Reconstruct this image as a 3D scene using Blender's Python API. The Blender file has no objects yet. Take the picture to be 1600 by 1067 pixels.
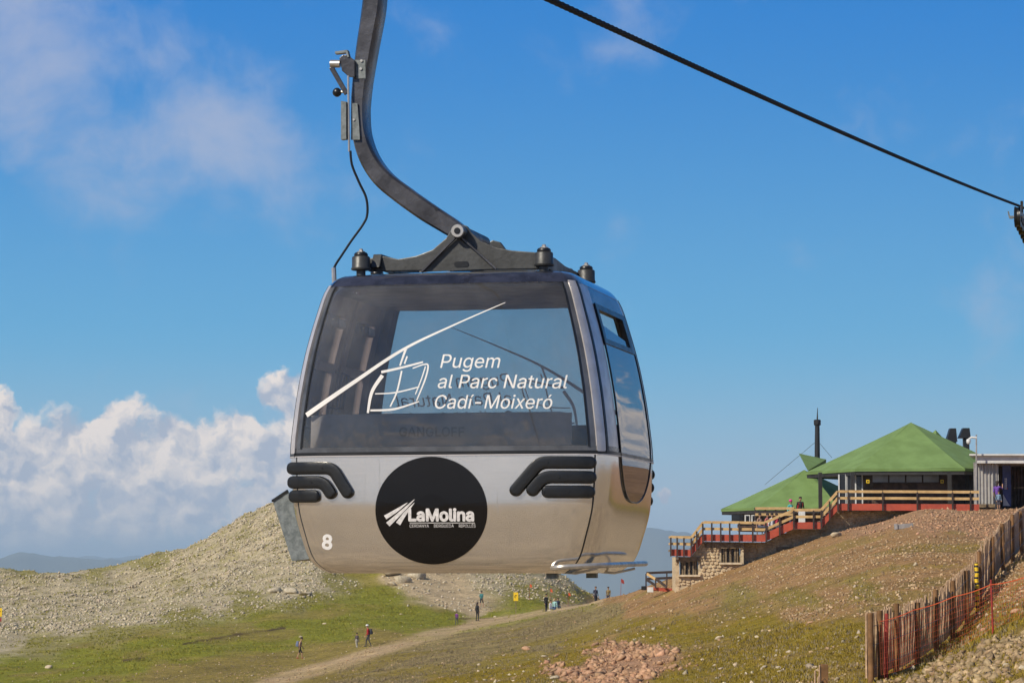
import bpy, bmesh, math, random
import numpy as np
from mathutils import Vector, Matrix

random.seed(7)
RNG = np.random.default_rng(11)
scene = bpy.context.scene
COL = scene.collection

# ------------------------------------------------------------------ camera
FPX = 100.0 / 36.0 * 1600.0            # focal length in photograph pixels
HORIZ = 885.0                           # row of the true horizon
PITCH = math.atan((HORIZ - 533.5) / FPX)
cam_data = bpy.data.cameras.new('camera')
cam_data.lens = 100.0
cam_data.sensor_width = 36.0
cam_data.sensor_fit = 'HORIZONTAL'
cam_data.clip_start = 0.1
cam_data.clip_end = 90000.0
cam = bpy.data.objects.new('camera', cam_data)
COL.objects.link(cam)
cam.location = (0, 0, 0)
cam.rotation_euler = (math.pi / 2 + PITCH, 0, 0)
scene.camera = cam

# ------------------------------------------------------------------ light
SUN_EL = math.radians(38)
SUN_AZ = math.radians(227)             # clockwise from +Y: sun stands to the left, a little behind the camera
sun_dir = Vector((math.sin(SUN_AZ) * math.cos(SUN_EL), math.cos(SUN_AZ) * math.cos(SUN_EL), math.sin(SUN_EL)))
sd = bpy.data.lights.new('sun', 'SUN')
sd.energy = 5.0
sd.angle = math.radians(0.53)
sd.color = (1.0, 0.915, 0.77)
sun = bpy.data.objects.new('sun', sd)
COL.objects.link(sun)
sun.rotation_euler = (-sun_dir).to_track_quat('-Z', 'Y').to_euler()
sun.location = sun_dir * 100

scene.view_settings.view_transform = 'Standard'
scene.view_settings.look = 'None'
scene.view_settings.exposure = 0.0
scene.view_settings.gamma = 1.0
scene.view_settings.use_curve_mapping = False
scene.cycles.use_denoising = True
scene.cycles.max_bounces = 10
scene.cycles.transparent_max_bounces = 24
scene.cycles.volume_bounces = 0
scene.cycles.use_adaptive_sampling = True
scene.cycles.adaptive_threshold = 0.02


class NT:
    """small helper for node trees"""
    def __init__(self, tree):
        self.t = tree
        self.n = tree.nodes
        self.l = tree.links

    def new(self, kind, **kw):
        nd = self.n.new(kind)
        for k, v in kw.items():
            setattr(nd, k, v)
        return nd

    def put(self, sock, v):
        if isinstance(v, bpy.types.NodeSocket):
            self.l.new(v, sock)
        elif isinstance(v, (tuple, list)) and sock.type == 'RGBA' and len(v) == 3:
            sock.default_value = (*v, 1.0)
        else:
            sock.default_value = v

    def math(self, op, a, b=None, c=None, clamp=False):
        nd = self.new('ShaderNodeMath', operation=op, use_clamp=clamp)
        self.put(nd.inputs[0], a)
        if b is not None:
            self.put(nd.inputs[1], b)
        if c is not None:
            self.put(nd.inputs[2], c)
        return nd.outputs[0]

    def ramp(self, v, lo, hi, a=0.0, b=1.0, smooth=True):
        nd = self.new('ShaderNodeMapRange', interpolation_type='SMOOTHSTEP' if smooth else 'LINEAR')
        nd.clamp = True
        for i, x in enumerate((v, lo, hi, a, b)):
            self.put(nd.inputs[i], x)
        return nd.outputs[0]

    def mix(self, f, a, b, mode='MIX'):
        nd = self.new('ShaderNodeMix', data_type='RGBA', blend_type=mode)
        self.put(nd.inputs[0], f)
        self.put(nd.inputs[6], a)
        self.put(nd.inputs[7], b)
        return nd.outputs[2]

    def noise(self, vec, scale, detail=4.0, rough=0.55, dist=0.0, out=0):
        nd = self.new('ShaderNodeTexNoise')
        if vec is not None:
            self.put(nd.inputs['Vector'], vec)
        nd.inputs['Scale'].default_value = scale
        nd.inputs['Detail'].default_value = detail
        nd.inputs['Roughness'].default_value = rough
        nd.inputs['Distortion'].default_value = dist
        return nd.outputs[out]

    def vmath(self, op, a, b):
        nd = self.new('ShaderNodeVectorMath', operation=op)
        self.put(nd.inputs[0], a)
        self.put(nd.inputs[1], b)
        return nd.outputs['Value'] if op in ('DISTANCE', 'LENGTH', 'DOT_PRODUCT') else nd.outputs['Vector']


def px_dir(px, py):
    """azimuth, elevation in degrees of a photograph pixel"""
    return math.degrees(math.atan((px - 800) / FPX)), math.degrees(math.atan((HORIZ - py) / FPX))


# ------------------------------------------------------------------ sky
def build_world():
    w = bpy.data.worlds.new('World')
    scene.world = w
    w.use_nodes = True
    w.node_tree.nodes.clear()
    T = NT(w.node_tree)
    out = T.new('ShaderNodeOutputWorld')
    bg = T.new('ShaderNodeBackground')
    bg.inputs[1].default_value = 0.1
    T.l.new(bg.outputs[0], out.inputs[0])
    sky = T.new('ShaderNodeTexSky')
    sky.sky_type = 'NISHITA'
    sky.sun_disc = False
    sky.sun_elevation = SUN_EL
    sky.sun_rotation = SUN_AZ
    sky.altitude = 2300
    sky.air_density = 1.0
    sky.dust_density = 0.3
    sky.ozone_density = 2.0
    tc = T.new('ShaderNodeTexCoord')
    sep = T.new('ShaderNodeSeparateXYZ')
    T.l.new(tc.outputs['Generated'], sep.inputs[0])
    az = T.math('MULTIPLY', T.math('ARCTAN2', sep.outputs[0], sep.outputs[1]), 57.29578)
    el = T.math('MULTIPLY', T.math('ARCSINE', sep.outputs[2]), 57.29578)
    comb = T.new('ShaderNodeCombineXYZ')
    T.l.new(az, comb.inputs[0]); T.l.new(el, comb.inputs[1])
    p = comb.outputs[0]
    # clear air: the deep blue of a high-altitude sky, paling to the horizon all round
    blue = T.mix(1.0, sky.outputs[0], SKY_TINT, 'MULTIPLY')
    clear = T.mix(T.ramp(el, -1.0, 13.0, 1.0, 0.0), SKY_HIGH, SKY_LOW)
    clear2 = T.mix(T.ramp(el, 0.0, 5.0, 0.85, 0.0), clear, SKY_HORIZON)
    base = T.mix(T.ramp(el, 13.0, 36.0, 1.0, 0.0), blue, clear2)
    # thin high cloud
    pd = T.vmath('ADD', p, T.vmath('MULTIPLY', T.noise(p, 0.22, 3, 0.6, 0.0, 1), (2.6, 2.0, 0)))
    n_hi = T.noise(T.vmath('ADD', pd, (31.0, 7.0, 0.0)), 0.34, 7, 0.58)
    blob = None
    for (bx, by, br) in ((60, 60, 230), (200, 60, 210), (330, 190, 210), (180, 210, 230), (20, 160, 170), (900, -60, 120), (520, -20, 150), (1450, 40, 140)):
        a, e = px_dir(bx, by)
        d = T.vmath('DISTANCE', p, (a, e, 0))
        v = T.ramp(d, 0.0, math.degrees(br * 1.25 / FPX), 0.62 if bx < 500 else 0.0, 0.0)
        blob = v if blob is None else T.math('MAXIMUM', blob, v)
    else_hi = T.ramp(el, 12.0, 25.0, 0.0, 0.25)
    hi = T.math('ADD', T.math('MAXIMUM', blob, else_hi), T.math('MULTIPLY', T.math('SUBTRACT', n_hi, 0.5), 2.3))
    hi_a = T.ramp(hi, 0.10, 1.0, 0.0, 0.72)
    base = T.mix(hi_a, base, CLOUD_HIGH)
    # cumulus bank round the horizon
    warp = T.vmath('MULTIPLY', T.vmath('SUBTRACT', T.noise(p, 1.3, 5, 0.6, 0.0, 1), (0.5, 0.5, 0.5)), (0.8, 0.8, 0))
    pw = T.vmath('ADD', p, warp)
    def bil(off):
        q = T.vmath('ADD', pw, off)
        return T.noise(q, 1.05, 8, 0.56, 0.0)
    n1 = bil((4.0, 9.0, 0.0))
    n2 = bil((4.0 - 0.16, 9.0 + 0.22, 0.0))
    dens = None
    for (bx, by, br) in PUFFS:
        a, e = px_dir(bx, by)
        d = T.vmath('DISTANCE', pw, (a, e, 0))
        v = T.ramp(d, 0.0, math.degrees(br * 1.55 / FPX), 1.0, -0.2, smooth=False)
        dens = v if dens is None else T.math('MAXIMUM', dens, v)
    ring = T.math('SUBTRACT', T.ramp(el, 0.5, 13.0, 0.78, -0.4), T.ramp(T.math('ABSOLUTE', T.math('SUBTRACT', az, 4.0)), 12.5, 18.0, 1.2, 0.0))
    dens = T.math('MAXIMUM', dens, ring)
    D = T.math('ADD', dens, T.math('MULTIPLY', T.math('SUBTRACT', n1, 0.5), 1.35))
    alpha = T.ramp(D, 0.08, 0.38)
    lit = T.math('ADD', 0.50, T.math('MULTIPLY', T.math('SUBTRACT', n1, n2), 4.6))
    lit = T.math('ADD', lit, T.math('MULTIPLY', T.math('SUBTRACT', n1, 0.5), 1.0))
    lit = T.math('MULTIPLY', lit, T.ramp(el, 0.2, 3.2, 0.62, 1.1), clamp=True)
    ccol = T.mix(lit, CLOUD_SHADE, CLOUD_LIT)
    alpha = T.math('MULTIPLY', alpha, T.ramp(el, -0.1, 0.8, 0.6, 0.97))
    final = T.mix(alpha, base, ccol)
    T.l.new(final, bg.inputs[0])


SKY_TINT = (0.55, 0.75, 0.95)
SKY_HIGH = (0.20, 2.15, 6.4)
SKY_LOW = (1.9, 5.35, 7.5)
SKY_HORIZON = (4.5, 5.2, 6.1)
CLOUD_HIGH = (4.5, 5.0, 6.5)
CLOUD_LIT = (9.4, 8.4, 7.7)
CLOUD_SHADE = (4.4, 4.9, 6.0)
PUFFS = ((-15, 655, 45), (40, 735, 72), (120, 725, 70), (186, 662, 36), (200, 715, 66), (275, 705, 56), (340, 700, 54),
         (376, 676, 32), (310, 775, 70), (95, 800, 75), (200, 800, 75), (445, 620, 32), (425, 730, 55), (480, 690, 60),
         (20, 820, 60), (400, 800, 45), (-70, 720, 80), (-150, 700, 90), (560, 700, 70), (640, 730, 60), (1040, 775, 12))
build_world()


# ------------------------------------------------------------------ helpers
def px_ray(px, py):
    cp, sp = math.cos(PITCH), math.sin(PITCH)
    a, b = px - 800.0, 533.5 - py
    return Vector((a, FPX * cp - b * sp, FPX * sp + b * cp))


def P(px, py, Y):
    d = px_ray(px, py)
    return d * (Y / d.y)


def project(x, y, z):
    cp, sp = math.cos(PITCH), math.sin(PITCH)
    f = y * cp + z * sp
    u = -y * sp + z * cp
    return 800.0 + x / f * FPX, 533.5 - u / f * FPX


def vnoise(x, y, seed=0):
    xi = np.floor(x).astype(np.int64); yi = np.floor(y).astype(np.int64)
    fx = x - xi; fy = y - yi
    fx = fx * fx * (3 - 2 * fx); fy = fy * fy * (3 - 2 * fy)
    def h(a, b):
        n = (a * 374761393 + b * 668265263 + seed * 974711) & 0x7fffffff
        n = ((n ^ (n >> 13)) * 1274126177) & 0x7fffffff
        return ((n ^ (n >> 16)) & 0xffff) / 65535.0
    return (h(xi, yi) * (1 - fx) + h(xi + 1, yi) * fx) * (1 - fy) + (h(xi, yi + 1) * (1 - fx) + h(xi + 1, yi + 1) * fx) * fy


def fbm(x, y, octv=4, seed=0):
    s = 0.0; a = 0.5; t = 0.0
    for i in range(octv):
        s = s + a * vnoise(x * 2 ** i, y * 2 ** i, seed + i * 17)
        t += a; a *= 0.5
    return s / t


MATS = {}


def mat(name, color, rough=0.7, metal=0.0, var=0.15, scale=8.0, bump=0.0, bscale=None, spec=0.5, color2=None, coat=0.0):
    if name in MATS:
        return MATS[name]
    m = bpy.data.materials.new(name)
    m.use_nodes = True
    T = NT(m.node_tree)
    b = T.n['Principled BSDF']
    tc = T.new('ShaderNodeTexCoord')
    n = T.noise(tc.outputs['Object'], scale, 5, 0.6)
    c2 = color2 if color2 else tuple(c * (1 - var * 1.6) for c in color)
    c1 = color if color2 else tuple(min(1, c * (1 + var)) for c in color)
    c = T.mix(T.ramp(n, 0.3, 0.7), c1, c2)
    T.l.new(c, b.inputs['Base Color'])
    b.inputs['Roughness'].default_value = rough
    if rough > 0.12:
        T.l.new(T.ramp(n, 0.3, 0.7, rough * 0.85, min(1, rough * 1.15)), b.inputs['Roughness'])
    b.inputs['Metallic'].default_value = metal
    b.inputs['Specular IOR Level'].default_value = spec
    b.inputs['Coat Weight'].default_value = coat
    if bump:
        bp = T.new('ShaderNodeBump')
        bp.inputs['Strength'].default_value = bump
        bp.inputs['Distance'].default_value = 0.02
        T.l.new(T.noise(tc.outputs['Object'], bscale or scale * 4, 4, 0.6), bp.inputs['Height'])
        T.l.new(bp.outputs[0], b.inputs['Normal'])
    MATS[name] = m
    return m


def glass_mat(name, tint, ior=1.5, rough=0.0, boost=1.0, dirt_veil=0.0):
    if name in MATS:
        return MATS[name]
    m = bpy.data.materials.new(name)
    m.use_nodes = True
    T = NT(m.node_tree)
    T.n.remove(T.n['Principled BSDF'])
    out = T.n['Material Output']
    tr = T.new('ShaderNodeBsdfTransparent')
    tr.inputs[0].default_value = (*tint, 1)
    gl = T.new('ShaderNodeBsdfGlossy')
    gl.inputs['Roughness'].default_value = rough
    fr = T.new('ShaderNodeFresnel')
    fr.inputs[0].default_value = ior
    mx = T.new('ShaderNodeMixShader')
    T.l.new(T.math('MULTIPLY', fr.outputs[0], boost, clamp=True), mx.inputs[0])
    T.l.new(tr.outputs[0], mx.inputs[1]); T.l.new(gl.outputs[0], mx.inputs[2])
    res = mx.outputs[0]
    if dirt_veil:  # dirt film, strengthened to lay a pale haze over the glass
        df = T.new('ShaderNodeBsdfDiffuse')
        df.inputs[0].default_value = (0.42, 0.42, 0.43, 1)
        tc = T.new('ShaderNodeTexCoord')
        n = T.noise(tc.outputs['Object'], 2.2, 6, 0.65, 0.6)
        mp = T.new('ShaderNodeMapping'); mp.inputs['Scale'].default_value = (9, 9, 1.2)
        mp.inputs['Rotation'].default_value = (0, 0.5, 0)
        T.l.new(tc.outputs['Object'], mp.inputs[0])
        n2 = T.noise(mp.outputs[0], 6.0, 6, 0.75, 0.2)
        f = T.math('ADD', T.ramp(n, 0.35, 0.75, dirt_veil * 0.4, dirt_veil), T.ramp(n2, 0.64, 0.74, 0.0, dirt_veil * 1.2))
        m2 = T.new('ShaderNodeMixShader')
        T.l.new(f, m2.inputs[0]); T.l.new(res, m2.inputs[1]); T.l.new(df.outputs[0], m2.inputs[2])
        res = m2.outputs[0]
    T.l.new(res, out.inputs[0])
    MATS[name] = m
    return m


class MB:
    def __init__(self):
        self.v = []; self.f = []; self.mi = []

    def add(self, vs, fs, mi=0):
        o = len(self.v)
        self.v += [tuple(p) for p in vs]
        self.f += [tuple(i + o for i in q) for q in fs]
        self.mi += [mi] * len(fs)
        return self

    def box(self, c, s, rz=0.0, M=None, mi=0):
        hx, hy, hz = s[0] / 2, s[1] / 2, s[2] / 2
        vs = [Vector((x, y, z)) for z in (-hz, hz) for y in (-hy, hy) for x in (-hx, hx)]
        R = M if M is not None else Matrix.Rotation(rz, 3, 'Z')
        vs = [R @ p + Vector(c) for p in vs]
        return self.add(vs, [(0, 2, 3, 1), (4, 5, 7, 6), (0, 1, 5, 4), (2, 6, 7, 3), (0, 4, 6, 2), (1, 3, 7, 5)], mi)

    def bar(self, a, b, w, h, up=(0, 0, 1), mi=0):
        a = Vector(a); b = Vector(b)
        d = (b - a); L = d.length; d.normalize()
        u = Vector(up)
        s = d.cross(u)
        if s.length < 1e-5:
            s = d.cross(Vector((1, 0, 0)))
        s.normalize(); u = s.cross(d)
        M = Matrix((s, d, u)).transposed()
        return self.box((a + b) / 2, (w, L, h), M=M, mi=mi)

    def tube(self, pts, r, n=8, caps=True, mi=0):
        pts = [Vector(p) for p in pts]
        k = len(pts)
        rs = r if isinstance(r, (list, tuple)) else [r] * k
        tang = []
        for i in range(k):
            t = (pts[min(i + 1, k - 1)] - pts[max(i - 1, 0)])
            tang.append(t.normalized())
        ref = Vector((0, 0, 1)) if abs(tang[0].z) < 0.9 else Vector((1, 0, 0))
        s = tang[0].cross(ref).normalized()
        vs = []
        for i in range(k):
            s = (s - tang[i] * s.dot(tang[i])).normalized()
            u = tang[i].cross(s)
            for j in range(n):
                a = 2 * math.pi * j / n
                vs.append(pts[i] + (s * math.cos(a) + u * math.sin(a)) * rs[i])
        fs = []
        for i in range(k - 1):
            for j in range(n):
                j2 = (j + 1) % n
                fs.append((i * n + j, (i + 1) * n + j, (i + 1) * n + j2, i * n + j2))
        if caps:
            fs.append(tuple(range(n)))
            fs.append(tuple((k - 1) * n + j for j in reversed(range(n))))
        return self.add(vs, fs, mi)

    def lathe(self, prof, c, n=16, axis='z', mi=0):
        """prof: (radius, height) list"""
        vs = []; fs = []
        for (r, h) in prof:
            for j in range(n):
                a = 2 * math.pi * j / n
                p = (r * math.cos(a), r * math.sin(a), h)
                if axis == 'y':
                    p = (p[0], p[2], p[1])
                elif axis == 'x':
                    p = (p[2], p[0], p[1])
                vs.append(Vector(p) + Vector(c))
        k = len(prof)
        for i in range(k - 1):
            for j in range(n):
                j2 = (j + 1) % n
                fs.append((i * n + j, i * n + j2, (i + 1) * n + j2, (i + 1) * n + j))
        fs.append(tuple(reversed(range(n))))
        fs.append(tuple((k - 1) * n + j for j in range(n)))
        return self.add(vs, fs, mi)

    def prism(self, poly, o, ax, ay, depth, mi=0):
        """2D polygon poly extruded by the vector depth; o origin, ax, ay plane axes"""
        o = Vector(o); ax = Vector(ax); ay = Vector(ay); d = Vector(depth)
        n = len(poly)
        vs = [o + ax * x + ay * y for x, y in poly] + [o + ax * x + ay * y + d for x, y in poly]
        fs = [tuple(range(n)), tuple(reversed(range(n, 2 * n)))]
        for i in range(n):
            j = (i + 1) % n
            fs.append((i, i + n, j + n, j))
        return self.add(vs, fs, mi)

    def build(self, name, m, parent=None, smooth=False, bevel=0.0, loc=None, recalc=True):
        me = bpy.data.meshes.new(name)
        me.from_pydata(self.v, [], self.f)
        mats = m if isinstance(m, (list, tuple)) else [m]
        for q in mats:
            me.materials.append(q)
        if len(mats) > 1:
            me.polygons.foreach_set('material_index', self.mi)
        if recalc or bevel:
            bm = bmesh.new(); bm.from_mesh(me)
            if bevel:
                eds = [e for e in bm.edges if len(e.link_faces) == 2 and e.calc_face_angle(0) > 0.6]
                bmesh.ops.bevel(bm, geom=eds, offset=bevel, segments=2, affect='EDGES', profile=0.6)
            bmesh.ops.recalc_face_normals(bm, faces=bm.faces)
            bm.to_mesh(me); bm.free()
        if smooth:
            me.polygons.foreach_set('use_smooth', [True] * len(me.polygons))
            try:
                me.set_sharp_from_angle(angle=math.radians(40))
            except Exception:
                pass
        ob = bpy.data.objects.new(name, me)
        COL.objects.link(ob)
        if parent is not None:
            ob.parent = parent
        if loc is not None:
            ob.location = loc
        return ob


def tag(o, label=None, cat=None, group=None, kind=None):
    if label: o['label'] = label
    if cat: o['category'] = cat
    if group: o['group'] = group
    if kind: o['kind'] = kind
    return o


def thing(name, label, cat, loc=(0, 0, 0), rz=0.0, group=None):
    o = bpy.data.objects.new(name, None)
    o.empty_display_size = 0.2
    COL.objects.link(o)
    o.location = loc; o.rotation_euler = (0, 0, rz)
    return tag(o, label, cat, group)


def mesh_np(name, V, F, m, parent=None, smooth=False, colattr=None):
    """fast mesh from numpy arrays (faces all of one size)"""
    me = bpy.data.meshes.new(name)
    nf, k = F.shape
    me.vertices.add(len(V)); me.vertices.foreach_set('co', np.ascontiguousarray(V, dtype=np.float32).ravel())
    me.loops.add(nf * k); me.loops.foreach_set('vertex_index', np.ascontiguousarray(F, dtype=np.int32).ravel())
    me.polygons.add(nf)
    me.polygons.foreach_set('loop_start', np.arange(0, nf * k, k, dtype=np.int32))
    me.polygons.foreach_set('loop_total', np.full(nf, k, dtype=np.int32))
    if smooth:
        me.polygons.foreach_set('use_smooth', np.ones(nf, dtype=bool))
    if colattr is not None:
        at = me.color_attributes.new('Col', 'FLOAT_COLOR', 'POINT')
        rgba = np.ones((len(V), 4), dtype=np.float32); rgba[:, :3] = colattr
        at.data.foreach_set('color', rgba.ravel())
    me.update(calc_edges=True)
    me.materials.append(m)
    ob = bpy.data.objects.new(name, me)
    COL.objects.link(ob)
    if parent is not None:
        ob.parent = parent
    return ob

# ------------------------------------------------------------------ ground
# survey points of the hillside: (column, row, distance in metres)
SURVEY = [
    # the rocky knoll across the saddle
    (-250, 905, 390), (-120, 893, 385), (0, 888, 380), (150, 884, 378), (240, 868, 374), (310, 850, 370), (370, 817, 366), (430, 787, 362),
    (560, 752, 360), (660, 770, 356), (760, 822, 348), (860, 890, 338), (915, 941, 330), (960, 975, 325),
    (-250, 1040, 480), (0, 990, 480), (200, 985, 480), (430, 940, 480), (600, 930, 480), (800, 985, 480), (1000, 1010, 480), (1300, 990, 480), (1850, 960, 480),
    (0, 920, 345), (200, 915, 345), (400, 860, 335), (560, 830, 335), (700, 850, 328),
    (0, 975, 290), (200, 955, 295), (400, 915, 305), (560, 905, 308), (700, 915, 305), (800, 935, 300), (870, 945, 300),
    # the grassy saddle
    (-250, 1045, 230), (0, 1035, 232), (200, 1010, 240), (300, 985, 256), (430, 960, 270), (560, 945, 282), (680, 950, 285), (780, 958, 283),
    (0, 1067, 205), (200, 1048, 215), (470, 1030, 222), (570, 1004, 228), (720, 976, 262), (840, 956, 272), (900, 947, 262),
    (300, 1067, 185), (420, 1067, 170), (560, 1030, 190), (680, 995, 220), (780, 972, 245),
    # the near shoulder, falling from the lodge towards the saddle
    (-250, 1140, 100), (0, 1118, 120), (200, 1112, 110), (400, 1105, 110), (600, 1090, 115), (700, 1067, 120), (620, 1052, 150),
    (800, 1067, 104), (800, 1030, 140), (820, 990, 190), (900, 1067, 92), (900, 1010, 140), (920, 965, 195),
    (1000, 1067, 82), (1000, 1005, 115), (1000, 960, 155), (1005, 919, 205), (950, 935, 225),
    (1060, 905, 184), (1100, 893, 178), (1100, 960, 130), (1100, 1067, 75), (1190, 871, 168), (1200, 930, 130), (1200, 1000, 93), (1200, 1067, 70),
    (1280, 845, 164), (1320, 833, 163), (1350, 880, 125), (1350, 960, 88), (1350, 1067, 66), (1400, 814, 162), (1440, 799, 162), (1440, 850, 130), (1440, 930, 95),
    (1525, 799, 166), (1525, 850, 130), (1500, 905, 106), (1506, 987, 80), (1460, 1015, 75), (1428, 1034, 71), (1395, 1052, 68), (1356, 1078, 65),
    (1563, 898, 92), (1592, 861, 104), (1600, 797, 168), (1600, 838, 135), (1600, 935, 72), (1560, 1000, 62), (1600, 1067, 47), (1500, 1067, 54),
    (1850, 1050, 47), (1850, 900, 75), (1850, 790, 120), (1850, 760, 170),
    # the flat behind the crest
    (1000, 935, 240), (1000, 975, 330), (1200, 855, 195), (1200, 880, 250), (1200, 930, 330), (1400, 800, 190), (1400, 830, 250), (1400, 890, 330), (1600, 800, 190), (1600, 820, 250), (1600, 880, 330), (1850, 790, 250), (1850, 860, 330),
    # under the frame
    (-250, 1175, 60), (200, 1170, 60), (600, 1155, 60), (900, 1128, 62), (1150, 1100, 62), (-250, 1210, 42), (600, 1190, 42), (1100, 1140, 42), (1400, 1105, 45), (1600, 1095, 40), (1850, 1090, 36),
]
SV = np.array(SURVEY, dtype=float)


def _uv(px, d):
    return np.stack([(px - 800) / 260.0, 2.6 * np.log(d / 150.0)], -1)


def _tps_k(r2):
    return np.where(r2 > 1e-12, r2 * np.log(r2 + 1e-12) * 0.5, 0.0)


_C = _uv(SV[:, 0], SV[:, 2])
_n = len(_C)
_d2 = ((_C[:, None] - _C[None]) ** 2).sum(-1)
_A = np.zeros((_n + 3, _n + 3))
_A[:_n, :_n] = _tps_k(_d2) + np.eye(_n) * 0.012
_A[:_n, _n] = 1; _A[:_n, _n + 1:] = _C
_A[_n, :_n] = 1; _A[_n + 1:, :_n] = _C.T
_W = np.linalg.solve(_A, np.concatenate([SV[:, 1], np.zeros(3)]))


def tps_row(px, d):
    Q = _uv(px, d).reshape(-1, 2)
    out = np.empty(len(Q))
    for i in range(0, len(Q), 20000):
        q = Q[i:i + 20000]
        k = _tps_k(((q[:, None] - _C[None]) ** 2).sum(-1))
        out[i:i + 20000] = k @ _W[:_n] + _W[_n] + q @ _W[_n + 1:]
    return out.reshape(np.shape(px))


def smooth01(t):
    t = np.clip(t, 0, 1)
    return t * t * (3 - 2 * t)


D_NEAR, D_FAR = 40.0, 470.0


def ground_height(x, y):
    """height of the land at world x, y (arrays)"""
    x = np.asarray(x, float); y = np.asarray(y, float)
    r = np.hypot(x, y)
    az = np.arctan2(x, y)
    pxx = 800 + FPX * np.tan(np.clip(az, -1.2, 1.2))
    pc = np.clip(pxx, -250, 1850)
    azc = np.arctan((pc - 800) / FPX)
    rc = np.clip(r, D_NEAR, D_FAR)
    dc = rc * np.cos(azc)
    row = tps_row(pc, dc)
    z = (HORIZ - row) / FPX * dc
    t = smooth01(r / D_NEAR)
    z = np.where(r < D_NEAR, -1.75 * (1 - t) + z * t, z)
    # sides and behind: a stony plateau
    back = smooth01((np.abs(az) - 0.45) / 0.9)
    zb = -1.75 + 9.0 * (fbm(x / 90 + 5, y / 90 + 9, 3, 5) - 0.5) * smooth01(r / 120) + 3.0 * smooth01((r - 60) / 300)
    z = z * (1 - back) + zb * back
    # relief
    rel = smooth01((r - 20) / 60)
    z = z + rel * (0.55 * (fbm(x / 9, y / 9, 4, 21) - 0.5) + 0.22 * (fbm(x / 2.1, y / 2.1, 3, 33) - 0.5))
    knoll = smooth01((r - 295) / 40) * (1 - back)
    z = z + knoll * (2.2 * (fbm(x / 12, y / 16, 5, 3) - 0.5) + 0.9 * (np.abs(fbm(x / 3.5, y / 5, 3, 8) - 0.5) * 2 - 0.4))
    # beyond the brow the mountain falls away to deep valleys and far ranges
    far = np.clip((r - D_FAR) / 1.0, 0, None)
    drop = -np.minimum(far * 0.30, 900 * (1 - np.exp(-far / 2600.0)))
    azd = np.degrees(az)
    rng = 620 * (fbm(azd / 5.5 + 40, r / 5200.0, 5, 55) - 0.5) + 560 * (fbm(azd / 1.6 + 90, r / 1700.0, 5, 66) - 0.5)
    ridge = np.exp(-((r - 21000) / 5200.0) ** 2) * (990 + 160 * np.exp(-((azd - 3.0) / 1.6) ** 2) + -110 * np.exp(-((azd + 9.0) / 3.0) ** 2)) \
        + np.exp(-((r - 33000) / 6000.0) ** 2) * 1000
    z = np.where(r > D_FAR, z + drop + smooth01((r - 2500) / 5000) * (rng * 0.55) * (1 - 0.35 * np.exp(-((r - 21000) / 6000.0) ** 2)) + ridge, z)
    return z


def gz(x, y):
    return float(ground_height(np.array([x]), np.array([y]))[0])


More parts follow.
